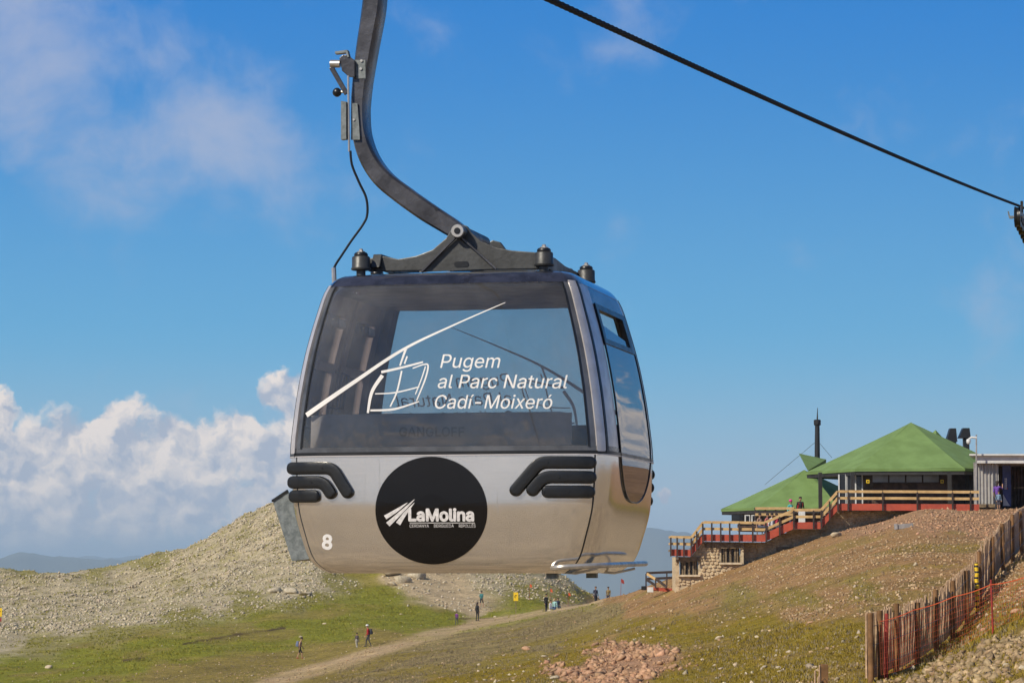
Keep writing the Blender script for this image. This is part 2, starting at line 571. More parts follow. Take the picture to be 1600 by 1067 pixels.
# what grows or lies where: (column, row, cover)
COVER = {
    'grass':  (0.205, 0.205, 0.024), 'scree': (0.43, 0.36, 0.235), 'path': (0.46, 0.33, 0.19), 'scrub': (0.26, 0.20, 0.085),
    'gravel': (0.335, 0.195, 0.085), 'rubble': (0.36, 0.215, 0.12), 'redrock': (0.39, 0.225, 0.13), 'dry': (0.25, 0.19, 0.050),
    'scar':   (0.46, 0.35, 0.21), 'turf': (0.235, 0.172, 0.020), 'bank': (0.25, 0.175, 0.08), 'mix': (0.27, 0.235, 0.09), 'soil': (0.075, 0.048, 0.024)}
ZONES = [
    *[(x, y, 'scree') for x, y in ((0, 900), (100, 900), (200, 900), (300, 880), (400, 840), (0, 940), (100, 940), (200, 935), (300, 925), (400, 890), (0, 980), (100, 975), (200, 960), (0, 1005), (460, 870), (560, 800), (700, 830), (800, 880), (870, 905), (780, 905), (480, 905), (330, 945), (440, 925), (500, 780), (640, 770))],
    *[(x, y, 'mix') for x, y in ((80, 1010), (180, 990), (290, 965), (380, 945), (470, 937), (540, 905), (840, 930), (890, 938), (140, 887), (230, 873), (20, 892))],
    *[(x, y, 'grass') for x, y in ((20, 1050), (130, 1025), (230, 1003), (330, 985), (430, 965), (520, 955), (600, 935), (580, 915), (560, 893), (640, 955), (700, 965), (300, 1020), (420, 1000), (520, 990), (620, 980), (760, 958), (820, 945), (100, 1060), (200, 1045))],
    *[(x, y, 'dry') for x, y in ((250, 1055), (340, 1045), (420, 1030), (520, 1020), (300, 1066), (600, 1000), (1150, 935), (1250, 940), (1350, 925))],
    *[(x, y, 'scar') for x, y in ((610, 900), (640, 915), (690, 925), (690, 905), (720, 945), (745, 955))],
    *[(x, y, 'scrub') for x, y in ((560, 1055), (650, 1030), (720, 1012), (780, 1000), (850, 985), (900, 970), (700, 1040), (850, 1000), (620, 1060), (960, 955))],
    *[(x, y, 'turf') for x, y in ((760, 1055), (800, 1035), (700, 1064), (900, 1005), (1000, 985), (1080, 990), (1120, 1010), (1200, 1010), (1280, 1000), (1320, 1030), (1150, 1050), (1050, 1060), (1240, 1050), (1330, 980), (900, 1030), (1340, 1060), (1200, 980), (850, 1062), (1420, 1050), (1500, 1000), (1560, 975), (1595, 960))],
    *[(x, y, 'redrock') for x, y in ((900, 1045), (940, 1035), (980, 1025), (1000, 1040), (960, 1052))],
    *[(x, y, 'gravel') for x, y in ((960, 940), (1030, 925), (1100, 905), (1100, 935), (1190, 890), (1200, 915), (1280, 870), (1280, 905), (1340, 850), (1360, 890), (1420, 840), (1440, 880), (1480, 860), (1500, 840), (1400, 920), (1300, 930), (1420, 910), (1310, 945), (1250, 950), (1340, 945), (1540, 880), (1570, 920), (1590, 900), (1000, 950))],
    *[(x, y, 'rubble') for x, y in ((1330, 822), (1400, 806), (1450, 800), (1500, 805), (1540, 810), (1520, 825), (1470, 818), (1570, 800), (1420, 812), (1590, 830))],
    *[(x, y, 'bank') for x, y in ((1420, 1066), (1480, 1052), (1540, 1035), (1590, 1020), (1590, 1055), (1530, 1062))],
]
ZX = np.array([(a, b * 2.2) for a, b, _ in ZONES])
ZN = sorted(COVER)
ZI = np.array([ZN.index(c) for _, _, c in ZONES])
ZC = np.array([COVER[c] for c in ZN])
PATH = np.array([(390, 1080), (440, 1062), (520, 1038), (600, 1014), (680, 992), (740, 975), (800, 963), (860, 953), (930, 941)], float)


STEPS = (((285, 1006), (320, 1000), (360, 992), (400, 987), (446, 980)), ((525, 961), (562, 963)), ((700, 966), (740, 968), (778, 966)), ((190, 1033), (225, 1029)))


def cover_weights(px, py, x, y):
    """share of each cover at ground points"""
    wx = 30 * (fbm(x / 7, y / 11, 4, 77) - 0.5) + 10 * (fbm(x / 1.3, y / 1.9, 3, 78) - 0.5)
    wy = 22 * (fbm(x / 7, y / 11, 4, 87) - 0.5) + 8 * (fbm(x / 1.3, y / 1.9, 3, 88) - 0.5)
    q = np.stack([px + wx * 1.6, (py + wy) * 2.2], -1)
    W = np.zeros((len(q), len(ZN)))
    for i in range(0, len(q), 20000):
        d2 = ((q[i:i + 20000, None] - ZX[None]) ** 2).sum(-1)
        w = 1.0 / (d2 + 60.0) ** 3
        for k in range(len(ZN)):
            W[i:i + 20000, k] = w[:, ZI == k].sum(1)
    W /= W.sum(1, keepdims=True)
    # dry and bare patches in the grass
    fd = smooth01((fbm(x / 5.0, y / 9.0, 4, 61) - 0.50) / 0.16) * 0.75
    fg = smooth01((fbm(x / 2.2 + 40, y / 4.0, 4, 63) - 0.56) / 0.12) * 0.7
    for src, dst, f in (('grass', 'dry', fd), ('turf', 'dry', fd), ('turf', 'gravel', fg), ('gravel', 'dry', fg * 0.8), ('scrub', 'turf', fd * 0.8), ('scree', 'mix', fg * 0.8)):
        a, b = ZN.index(src), ZN.index(dst)
        mv = W[:, a] * f
        W[:, a] -= mv; W[:, b] += mv
    # turf broken open along little steps
    for line in STEPS:
        for (ax, ay), (bx, by) in zip(line[:-1], line[1:]):
            on_ = (px > ax) & (px <= bx)
            cy = ay + (by - ay) * (px - ax) / (bx - ax)
            k = np.where(on_, 1 - smooth01((np.abs(py + wy * 0.12 - cy) - 0.8) / 1.6), 0) * np.clip(3 * (fbm(x / 1.5, y / 3.0, 2, 47) - 0.28), 0, 1)
            W *= (1 - k)[:, None]; W[:, ZN.index('soil')] += k
    # the worn footpath
    best = np.full(len(q), 1e9)
    for a, b in zip(PATH[:-1], PATH[1:]):
        ab = b - a
        t = np.clip(((px - a[0]) * ab[0] + (py - a[1]) * ab[1]) / (ab @ ab), 0, 1)
        cx = a[0] + ab[0] * t; cy = a[1] + ab[1] * t
        half = 4.0 + (cy - 940) / 130.0 * 9.0
        best = np.minimum(best, np.abs(py + wy * 0.55 - cy) / half + np.where((px < 380) | (px > 945), 9, 0) + 2.0 * np.abs(px - cx) / 60)
    pw = (1 - smooth01((best - 0.45) / 0.9)) * np.clip(0.55 + 1.1 * (fbm(x / 3.0, y / 5.0, 3, 91) - 0.25), 0, 0.95)
    W *= (1 - pw)[:, None]
    W[:, ZN.index('path')] += pw
    return W


def ground_material():
    m = bpy.data.materials.new('ground_soil')
    m.use_nodes = True
    T = NT(m.node_tree)
    b = T.n['Principled BSDF']
    at = T.new('ShaderNodeAttribute'); at.attribute_name = 'Col'
    tc = T.new('ShaderNodeTexCoord')
    o = tc.outputs['Object']
    n1 = T.noise(o, 0.35, 6, 0.65)
    n2 = T.noise(o, 2.6, 6, 0.7)
    n3 = T.noise(o, 11.0, 4, 0.7)
    v = T.math('ADD', T.math('MULTIPLY', n1, 0.55), T.math('ADD', T.math('MULTIPLY', n2, 0.85), T.math('MULTIPLY', n3, 0.40)))
    f = T.ramp(v, 0.58, 1.2, 0.30, 1.70, smooth=False)
    c = T.mix(1.0, at.outputs['Color'], f, 'MULTIPLY')
    # pale stone chips and dark tufts
    vo = T.new('ShaderNodeTexVoronoi'); vo.inputs['Scale'].default_value = 3.2
    vo.inputs['Randomness'].default_value = 1.0
    T.l.new(T.vmath('ADD', o, T.vmath('MULTIPLY', T.noise(o, 4.0, 3, 0.6, 0, 1), (0.4, 0.4, 0.4))), vo.inputs['Vector'])
    chips = T.math('MULTIPLY', T.ramp(vo.outputs['Distance'], 0.10, 0.24, 1.0, 0.0), T.ramp(T.noise(o, 0.8, 4, 0.6), 0.5, 0.62))
    c = T.mix(T.math('MULTIPLY', chips, 0.75), c, (0.50, 0.40, 0.28))
    tuft = T.ramp(T.noise(o, 1.7, 5, 0.75), 0.56, 0.72, 0.0, 0.55)
    c = T.mix(tuft, c, T.mix(1.0, c, (0.55, 0.62, 0.40), 'MULTIPLY'))
    T.l.new(c, b.inputs['Base Color'])
    b.inputs['Roughness'].default_value = 0.95
    b.inputs['Specular IOR Level'].default_value = 0.1
    bp = T.new('ShaderNodeBump'); bp.inputs['Strength'].default_value = 0.9; bp.inputs['Distance'].default_value = 0.22
    h = T.math('ADD', T.math('MULTIPLY', n2, 1.0), T.math('MULTIPLY', n3, 0.45))
    T.l.new(T.math('ADD', h, T.math('MULTIPLY', chips, 0.35)), bp.inputs['Height'])
    T.l.new(bp.outputs[0], b.inputs['Normal'])
    return m


def build_ground():
    inner = np.radians(np.concatenate([np.linspace(-13.2, 13.2, 660)]))
    outer = np.radians(np.linspace(13.2, 360 - 13.2, 130))[1:-1]
    azs = np.concatenate([inner, outer])
    rs = np.concatenate([np.geomspace(1.0, 40, 26)[:-1], np.geomspace(40, 470, 400)[:-1], np.geomspace(470, 60000, 120)])
    A, R = np.meshgrid(azs, rs)
    X = R * np.sin(A); Y = R * np.cos(A)
    Z = ground_height(X.ravel(), Y.ravel()).reshape(X.shape)
    nr, nc = X.shape
    V = np.stack([X, Y, Z], -1).reshape(-1, 3)
    i = np.arange(nr - 1)[:, None]; j = np.arange(nc)[None]
    j2 = (j + 1) % nc
    F = np.stack([i * nc + j, i * nc + j2, (i + 1) * nc + j2, (i + 1) * nc + j], -1).reshape(-1, 4)
    # close the middle
    V = np.concatenate([V, [[0, 0, -1.75]]])
    col = np.tile(np.array([0.42, 0.315, 0.19]), (len(V), 1))
    ahead = np.abs(np.arctan2(V[:, 0], V[:, 1])) < 0.6
    near = ahead & (np.hypot(V[:, 0], V[:, 1]) < 480)
    vx, vy, vz = V[near].T
    ppx, ppy = project(vx, np.maximum(vy, 1.0), vz)
    ppx = np.clip(ppx, -60, 1660); ppy = np.clip(ppy, 700, 1085)
    W = cover_weights(ppx, ppy, vx, vy)
    c = W @ ZC
    t = smooth01((np.hypot(vx, vy) - 38) / 20)[:, None]
    col[near] = c * t + col[near] * (1 - t)
    r = np.hypot(V[:, 0], V[:, 1])
    fm = r > 470
    col[fm] = np.array([0.10, 0.10, 0.055]) * (0.5 + fbm(V[fm, 0] / 700, V[fm, 1] / 700, 4, 3))[:, None]
    g = mesh_np('ground', V, F, ground_material(), smooth=True, colattr=col)
    c0 = len(V) - 1
    tag(g, 'stony mountain hillside with worn footpath and grassy saddle', 'ground', kind='structure')
    # which land the photograph's viewpoint can see, to strew stones evenly over it
    pyv = np.full(X.shape, 1e9)
    mrow = (R > 40) & (R < 468) & (np.abs(A) < math.radians(12.5))
    pxg, pyg = project(X, np.where(mrow, Y, 100.0), Z)
    pyv = np.where(mrow, pyg, 5000.0)
    cm = np.minimum.accumulate(pyv, 0)
    prev = np.vstack([np.full((1, nc), 5000.0), cm[:-1]])
    gain = np.clip(prev - pyv, 0, 12.0)
    gain[~mrow] = 0
    sel = (gain > 0) & (pxg > -60) & (pxg < 1660) & (pyv < 1085)
    idx = np.nonzero(sel.ravel())[0]
    return X.ravel()[idx], Y.ravel()[idx], pxg.ravel()[idx], pyv.ravel()[idx], gain.ravel()[idx], R.ravel()[idx]


SEEN = build_ground()


def rock_template(seed, flat=0.6):
    rg = np.random.default_rng(seed)
    bm = bmesh.new()
    bmesh.ops.create_cube(bm, size=1.5)
    bmesh.ops.triangulate(bm, faces=bm.faces)
    v = np.array([q.co[:] for q in bm.verts]); f = np.array([[a.index for a in q.verts] for q in bm.faces])
    bm.free()
    v = v * rg.uniform(0.55, 1.2, (len(v), 1)) + rg.normal(0, 0.12, v.shape)
    a, b_ = rg.uniform(0, 1.5, 2)
    v = v @ np.array([[math.cos(a), 0, -math.sin(a)], [0, 1, 0], [math.sin(a), 0, math.cos(a)]]) @ np.array([[1, 0, 0], [0, math.cos(b_), -math.sin(b_)], [0, math.sin(b_), math.cos(b_)]])
    v = v * np.array([1.0, rg.uniform(0.6, 0.95), flat])
    return v, f


ROCKS = [rock_template(100 + i, 0.5 + 0.05 * i) for i in range(10)]


def stone_mat(name, c1, c2):
    m = bpy.data.materials.new(name)
    m.use_nodes = True
    T = NT(m.node_tree)
    b = T.n['Principled BSDF']
    at = T.new('ShaderNodeAttribute'); at.attribute_name = 'Col'
    tc = T.new('ShaderNodeTexCoord')
    n = T.noise(tc.outputs['Object'], 5.0, 5, 0.65)
    c = T.mix(T.ramp(n, 0.3, 0.7), c1, c2)
    T.l.new(T.mix(1.0, c, at.outputs['Color'], 'MULTIPLY'), b.inputs['Base Color'])
    b.inputs['Roughness'].default_value = 0.9
    b.inputs['Specular IOR Level'].default_value = 0.2
    bp = T.new('ShaderNodeBump'); bp.inputs['Strength'].default_value = 0.5; bp.inputs['Distance'].default_value = 0.05
    T.l.new(T.noise(tc.outputs['Object'], 14.0, 4, 0.6), bp.inputs['Height'])
    T.l.new(bp.outputs[0], b.inputs['Normal'])
    return m


SX, SY, SPX, SPY, SG, SR = SEEN
SWT = cover_weights(SPX, SPY, SX, SY)


def strew(name, label, density, n, smin, smax, m, seed, power=2.6, sink=0.25, dmax=1e9, dmin=0):
    rg = np.random.default_rng(seed)
    w = SG * sum(SWT[:, ZN.index(k)] ** 1.5 * a for k, a in density.items())
    w = w * ((SR < dmax) & (SR > dmin))
    w = w * (0.15 + 1.7 * np.clip(fbm(SX / 5.0, SY / 8.0, 3, seed) - 0.25, 0, 1) * 2)
    k = rg.choice(len(w), n, p=w / w.sum())
    cell = SR[k] * 0.006
    x = SX[k] + rg.uniform(-1, 1, n) * SR[k] * 0.0004; y = SY[k] + rg.uniform(-1, 1, n) * cell * 0.5
    z = ground_height(x, y)
    s = smin + (smax - smin) * rg.power(1.0, n) ** power
    rot = rg.uniform(0, 6.283, n); tilt = rg.normal(0, 0.25, n)
    tone = rg.uniform(0.72, 1.25, (n, 1)) * (1 + rg.normal(0, 0.02, (n, 3)))
    Vs, Fs, Cs = [], [], []
    base = 0
    for t, (tv, tf) in enumerate(ROCKS):
        ii = np.nonzero(np.arange(n) % len(ROCKS) == t)[0]
        c, sn = np.cos(rot[ii])[:, None], np.sin(rot[ii])[:, None]
        lx, ly, lz = tv[None, :, 0], tv[None, :, 1], tv[None, :, 2]
        lz2 = lz + lx * np.tan(np.clip(tilt[ii], -0.5, 0.5))[:, None]
        vx = (lx * c - ly * sn) * s[ii][:, None] + x[ii][:, None]
        vy = (lx * sn + ly * c) * s[ii][:, None] + y[ii][:, None]
        vz = (lz2 + sink) * s[ii][:, None] * 0.9 + z[ii][:, None]
        Vs.append(np.stack([vx, vy, vz], -1).reshape(-1, 3))
        Fs.append((tf[None] + (np.arange(len(ii)) * len(tv))[:, None, None] + base).reshape(-1, 3))
        Cs.append(np.repeat(tone[ii], len(tv), 0))
        base += len(ii) * len(tv)
    ob = mesh_np(name, np.concatenate(Vs), np.concatenate(Fs), m, colattr=np.clip(np.concatenate(Cs), 0, 1.6))
    tag(ob, label, 'stones', kind='stuff')
    return ob


M_GREY = stone_mat('limestone', (0.54, 0.47, 0.345), (0.33, 0.275, 0.19))
M_TAN = stone_mat('tan_stone', (0.52, 0.38, 0.23), (0.30, 0.19, 0.10))
M_BANK = stone_mat('bank_stone', (0.44, 0.32, 0.18), (0.21, 0.14, 0.075))
M_PINK = stone_mat('pink_stone', (0.50, 0.31, 0.19), (0.30, 0.165, 0.09))
M_PALE = stone_mat('pale_stone', (0.54, 0.46, 0.33), (0.40, 0.31, 0.20))

strew('scree', 'grey limestone scree covering the rocky knoll', {'scree': 1.0, 'mix': 0.35, 'scar': 0.2}, 40000, 0.04, 0.22, M_GREY, 1, 4.0, dmin=270)
strew('gravel', 'brown and pale gravel strewn over the slope below the lodge', {'gravel': 1.0, 'rubble': 0.9, 'path': 0.9, 'scrub': 0.25, 'dry': 0.4}, 11000, 0.015, 0.085, M_TAN, 2, 3.2, dmax=275)
strew('rubble', 'pinkish broken rubble in patches on the slope', {'rubble': 1.0, 'redrock': 0.35}, 6000, 0.018, 0.10, M_PINK, 3, 3.0)
strew('red_rubble', 'heap of reddish broken rock lying in the turf', {'redrock': 1.0}, 1500, 0.02, 0.2, M_PINK, 4, 3.6, dmax=130)
strew('bank_stones', 'tan stones loose on the bank under the fence', {'bank': 1.0, 'gravel': 0.05}, 2600, 0.012, 0.13, M_BANK, 5, 4.2, dmax=80)
strew('turf_stones', 'pale stones sprinkled over the grass', {'turf': 1.0, 'grass': 1.0, 'mix': 0.8, 'dry': 1.0, 'scrub': 0.2}, 1000, 0.02, 0.12, M_PALE, 6, 4.0)


def build_tufts():
    rg = np.random.default_rng(5)
    for name, label, dens, n, hgt, c1, c2, dmax in (
            ('grass', 'short alpine grass tufts on the near turf', {'turf': 1.0, 'dry': 0.6, 'gravel': 0.06, 'bank': 0.4}, 20000, 0.055, (0.22, 0.165, 0.02), (0.30, 0.21, 0.04), 130),
            ('scrub', 'low grey-green scrub beside the footpath', {'scrub': 1.0, 'gravel': 0.05, 'dry': 0.2, 'turf': 0.12}, 9000, 0.085, (0.20, 0.17, 0.085), (0.27, 0.20, 0.13), 260),
            ('meadow_grass', 'green tufts dotting the saddle and the rocky knoll', {'grass': 0.7, 'scree': 0.55, 'mix': 1.2}, 14000, 0.13, (0.195, 0.195, 0.026), (0.26, 0.225, 0.042), 400)):
        w = SG * sum(SWT[:, ZN.index(k)] ** 1.5 * a for k, a in dens.items()) * (SR < dmax)
        w = w * (0.1 + np.clip(fbm(SX / 4.0, SY / 6.0, 3, len(name)) - 0.3, 0, 1) * 3)
        k = rg.choice(len(w), n, p=w / w.sum())
        x = SX[k] + rg.uniform(-1, 1, n) * 0.05; y = SY[k] + rg.uniform(-1, 1, n) * SR[k] * 0.003
        z = ground_height(x, y)
        nb = 5
        V = np.zeros((n, nb, 3, 3))
        for b in range(nb):
            a = rg.uniform(0, 6.283, n); h = hgt * rg.uniform(0.4, 1.3, n); wd = hgt * rg.uniform(0.15, 0.4, n)
            ox = rg.normal(0, hgt * 0.6, n); oy = rg.normal(0, hgt * 0.6, n)
            lean = rg.normal(0, 0.5, n) * h
            V[:, b, 0] = np.stack([x + ox - np.cos(a) * wd, y + oy - np.sin(a) * wd, z - 0.03], -1)
            V[:, b, 1] = np.stack([x + ox + np.cos(a) * wd, y + oy + np.sin(a) * wd, z - 0.03], -1)
            V[:, b, 2] = np.stack([x + ox + lean * np.sin(a), y + oy + lean * np.cos(a), z + h], -1)
        V = V.reshape(-1, 3)
        F = np.arange(len(V)).reshape(-1, 3)
        col = np.repeat(rg.uniform(0.75, 1.3, (n, 1)) * np.ones((1, 3)), nb * 3, 0)
        mm = stone_mat(name + '_leaf', c1, c2)
        tag(mesh_np(name, V, F, mm, colattr=col), label, 'grass', kind='stuff')


build_tufts()


def y_near(py):
    return py > 950


def build_boulders():
    spots = [  # column, row, distance guess, radius, material, label
        (880, 1040, 0, 0.42, M_PINK), (915, 1022, 0, 0.35, M_PINK), (970, 1032, 0, 0.45, M_PINK), (1000, 1018, 0, 0.3, M_PINK), (940, 1052, 0, 0.38, M_PINK), (868, 1060, 0, 0.4, M_PALE),
        (1125, 997, 0, 0.34, M_PALE), (1155, 996, 0, 0.2, M_PALE), (1184, 997, 0, 0.2, M_PALE), (1254, 960, 0, 0.22, M_PALE), (1268, 973, 0, 0.25, M_PINK), (825, 1015, 0, 0.5, M_PINK), (852, 1027, 0, 0.34, M_PALE),
        (1220, 1050, 0, 0.22, M_PALE), (1540, 985, 0, 0.26, M_PINK), (1587, 958, 0, 0.34, M_PINK), (1552, 1042, 0, 0.2, M_TAN), (1572, 1038, 0, 0.22, M_PALE), (1598, 1046, 0, 0.22, M_PALE), (1580, 1016, 0, 0.2, M_TAN),
        (508, 974, 0, 0.45, M_PALE), (470, 995, 0, 0.5, M_PALE), (430, 927, 0, 0.9, M_GREY), (455, 928, 0, 1.0, M_GREY), (475, 930, 0, 0.8, M_GREY), (75, 1043, 0, 0.5, M_PALE), (626, 960, 0, 0.4, M_PALE), (774, 963, 0, 0.4, M_PALE),
        (610, 900, 0, 1.3, M_GREY), (628, 912, 0, 1.2, M_GREY), (612, 915, 0, 0.8, M_PALE), (650, 905, 0, 1.2, M_GREY), (1318, 828, 0, 0.5, M_PALE), (1330, 822, 0, 0.42, M_PALE), (1310, 838, 0, 0.4, M_PALE)]
    for i, (px, py, _, r, m) in enumerate(spots):
        r = r * (0.62 if y_near(py) else 1.0)
        d = (SPX - px) ** 2 + ((SPY - py) * 1.5) ** 2
        k = int(np.argmin(d))
        x, y = SX[k], SY[k]
        rg = np.random.default_rng(900 + i)
        bm = bmesh.new(); bmesh.ops.create_icosphere(bm, subdivisions=2, radius=1.0)
        st = np.array([r * rg.uniform(0.9, 1.4), r * rg.uniform(0.7, 1.0), r * rg.uniform(0.45, 0.75)])
        v = np.array([q.co[:] for q in bm.verts])
        r_ = r; cut = rg.normal(size=(16, 3)); cut /= np.linalg.norm(cut, axis=1)[:, None]
        for c in cut:                       # chop facets
            lim = rg.uniform(0.42, 0.8)
            over = np.clip(v @ c - lim, 0, None)
            v = v - over[:, None] * c
        v = v * st
        f = np.array([[a.index for a in q.verts] for q in bm.faces]); bm.free()
        a = rg.uniform(0, 6.28); ca, sa = math.cos(a), math.sin(a)
        v = np.stack([v[:, 0] * ca - v[:, 1] * sa, v[:, 0] * sa + v[:, 1] * ca, v[:, 2] + st[2] * 0.45], -1)
        ob = mesh_np('rock', v, f, m, colattr=np.ones((len(v), 3)))
        ob.location = (x, y, gz(x, y) - 0.02)
        if m is M_PINK:
            lab, grp = ('reddish rock seen through the orange net below the fence', 'reddish rocks by the net') if px > 1500 else ('reddish angular rock in the rubble heap amid the turf', 'reddish rocks in the heap') if 860 < px < 1010 else ('reddish rock lying alone on the turf slope', 'lone reddish rocks')
        elif m is M_TAN:
            lab, grp = 'tan angular rock on the stony bank under the paling fence', 'tan rocks on the bank'
        elif m is M_GREY:
            lab, grp = ('grey limestone block at the foot of the scree beside the grass', 'blocks at the scree foot') if px < 500 else ('grey limestone block of the outcrop above the bare scar', 'blocks of the outcrop')
        elif px > 1300 and py < 840:  # pale rocks added in place of a sunlit stretch of wall
            lab, grp = 'big pale rock standing in for the sunlit stone wall under the stairs', 'pale stand-ins for the sunlit wall'
        else:
            if px < 800: lab, grp = 'pale rock lying on the green saddle grass below the scree', 'pale rocks on the saddle'
            elif px < 900: lab, grp = 'pale rock at the edge of the reddish rubble heap', 'pale rocks by the rubble heap'
            elif px < 1400: lab, grp = 'pale rock in the open turf between rubble heap and fence', 'pale rocks in the turf'
            else: lab, grp = 'pale rock on the stony bank below the orange net', 'pale rocks on the bank'
        tag(ob, lab, 'rock', grp)


build_boulders()

# ------------------------------------------------------------------ gondola cabin
THETA = math.radians(13.0)
EX = Vector((math.cos(THETA), -math.sin(THETA), 0)); EY = Vector((math.sin(THETA), math.cos(THETA), 0))
BD = 0.95                                              # half depth at the belt
_fc = P(689, 888, 18.0)
CAB = _fc + EY * BD


def L(px, py, yl=-BD):
    d = px_ray(px, py)
    t = (yl + CAB.dot(EY)) / d.dot(EY)
    p = d * t - CAB
    return p.dot(EX), p.z


def pchip(xs, ys):
    xs = np.array(xs, float); ys = np.array(ys, float)
    h = np.diff(xs); dl = np.diff(ys) / h
    m = np.zeros(len(xs)); m[0] = dl[0]; m[-1] = dl[-1]
    for i in range(1, len(xs) - 1):
        if dl[i - 1] * dl[i] > 0:
            w1 = 2 * h[i] + h[i - 1]; w2 = h[i] + 2 * h[i - 1]
            m[i] = (w1 + w2) / (w1 / dl[i - 1] + w2 / dl[i])
    def f(x):
        i = min(max(int(np.searchsorted(xs, x) - 1), 0), len(xs) - 2)
        t = (x - xs[i]) / h[i]; t = min(max(t, 0), 1)
        return ((1 + 2 * t) * (1 - t) ** 2 * ys[i] + t * (1 - t) ** 2 * h[i] * m[i] + t * t * (3 - 2 * t) * ys[i + 1] + t * t * (t - 1) * h[i] * m[i + 1])
    return f


prof_a = pchip([-0.03, 0.0, 0.06, 0.2, 0.42, 0.72, 1.0, 1.32, 1.66, 1.80, 1.86, 1.888, 1.905], [0.83, 0.885, 0.945, 0.998, 1.052, 1.067, 1.042, 0.990, 0.902, 0.855, 0.815, 0.775, 0.71])
prof_b = pchip([-0.03, 0.0, 0.06, 0.2, 0.42, 0.72, 1.0, 1.32, 1.66, 1.80, 1.86, 1.888, 1.905], [0.84, 0.880, 0.915, 0.937, 0.9500, 0.9475, 0.938, 0.915, 0.872, 0.840, 0.800, 0.75, 0.64])
NEXP = 9.0
U45 = 2 ** (-1 / NEXP)


def surf(k, q, z, off=0.0):
    """point on the cabin skin: side k (0 front, 1 right, 2 back, 3 left), q -1..1 along it, height z, offset outwards"""
    def raw(k, q, z):
        a, b = prof_a(z), prof_b(z)
        s = q * U45
        o = (1 - min(abs(s), 0.99999) ** NEXP) ** (1 / NEXP)
        if k == 0: u, v = s, -o
        elif k == 1: u, v = o, s
        elif k == 2: u, v = -s, o
        else: u, v = -o, -s
        if k in (0, 2):
            v *= 1 - 0.05 * max(0.0, abs(u) - 0.42) * (1 - max(0.0, (abs(u) - 0.8) / 0.2))
        return Vector((u * a, v * b, z))
    p = raw(k, q, z)
    if off:
        e = 0.004
        tq = raw(k, min(q + e, 1.0), z) - raw(k, max(q - e, -1.0), z)
        tz = raw(k, q, z + e) - raw(k, q, z - e)
        n = tq.cross(tz).normalized()
        p = p + n * off
    return p


def front(x, z, off=0.0, k=0):
    """front-skin point above plane coordinates x, z"""
    q = x / prof_a(z) / U45
    return surf(k, max(-1, min(1, q)), z, off)


def strip(name, k, qf, zf, nq, nz, off, thick, m, parent, smooth=True):
    """closed shell patch. qf(s,t), zf(s,t) give skin coordinates for s,t in 0..1; k int or function of s returning (k,q)"""
    mb = MB()
    def grid(o):
        g = []
        for j in range(nz + 1):
            for i in range(nq + 1):
                s, t = i / nq, j / nz
                q = qf(s, t); kk = k
                if q > 1: kk, q = (k + 1) % 4, q - 2
                elif q < -1: kk, q = (k - 1) % 4, q + 2
                g.append(surf(kk, q, zf(s, t), o))
        return g
    A = grid(off); Bv = grid(off - thick)
    w = nq + 1; n = len(A)
    fs = []
    for j in range(nz):
        for i in range(nq):
            a = j * w + i
            fs.append((a, a + 1, a + w + 1, a + w))
            fs.append((n + a, n + a + w, n + a + w + 1, n + a + 1))
    for j in range(nz):
        a = j * w; fs.append((a, a + w, n + a + w, n + a))
        a = j * w + nq; fs.append((a, n + a, n + a + w, a + w))
    for i in range(nq):
        a = i; fs.append((a, n + a, n + a + 1, a + 1))
        a = nz * w + i; fs.append((a, a + 1, n + a + 1, n + a))
    mb.add(A + Bv, fs)
    return mb.build(name, m, parent, smooth=smooth)


def lin(a, b):
    return lambda s, t: a + (b - a) * s


def linz(a, b):
    return lambda s, t: a + (b - a) * t


def cabin_paint():
    m = bpy.data.materials.new('polished_silver_skin')
    m.use_nodes = True
    T = NT(m.node_tree)
    b = T.n['Principled BSDF']
    tc = T.new('ShaderNodeTexCoord')
    o = tc.outputs['Object']
    n = T.noise(o, 2.0, 5, 0.6)
    mp = T.new('ShaderNodeMapping'); mp.inputs['Scale'].default_value = (1.5, 1.5, 60)
    T.l.new(o, mp.inputs[0])
    n2 = T.noise(mp.outputs[0], 3.0, 4, 0.6)
    c = T.mix(T.ramp(n, 0.3, 0.7), (0.80, 0.755, 0.70), (0.74, 0.70, 0.65))
    c = T.mix(T.ramp(n2, 0.5, 0.75, 0, 0.10), c, (0.48, 0.44, 0.39))
    mp3 = T.new('ShaderNodeMapping'); mp3.inputs['Scale'].default_value = (14, 14, 0.8)
    T.l.new(o, mp3.inputs[0])
    run = T.ramp(T.noise(mp3.outputs[0], 2.0, 5, 0.7), 0.60, 0.78, 0.0, 0.28)     # rain streaks of dirt
    c = T.mix(run, c, (0.34, 0.30, 0.24))
    T.l.new(c, b.inputs['Base Color'])
    b.inputs['Metallic'].default_value = 0.88
    T.l.new(T.math('ADD', T.ramp(n2, 0.3, 0.7, 0.10, 0.14), T.math('MULTIPLY', run, 0.5)), b.inputs['Roughness'])
    bp = T.new('ShaderNodeBump'); bp.inputs['Strength'].default_value = 0.012; bp.inputs['Distance'].default_value = 0.05
    T.l.new(T.noise(o, 2.5, 2, 0.5), bp.inputs['Height'])
    T.l.new(bp.outputs[0], b.inputs['Normal'])
    return m


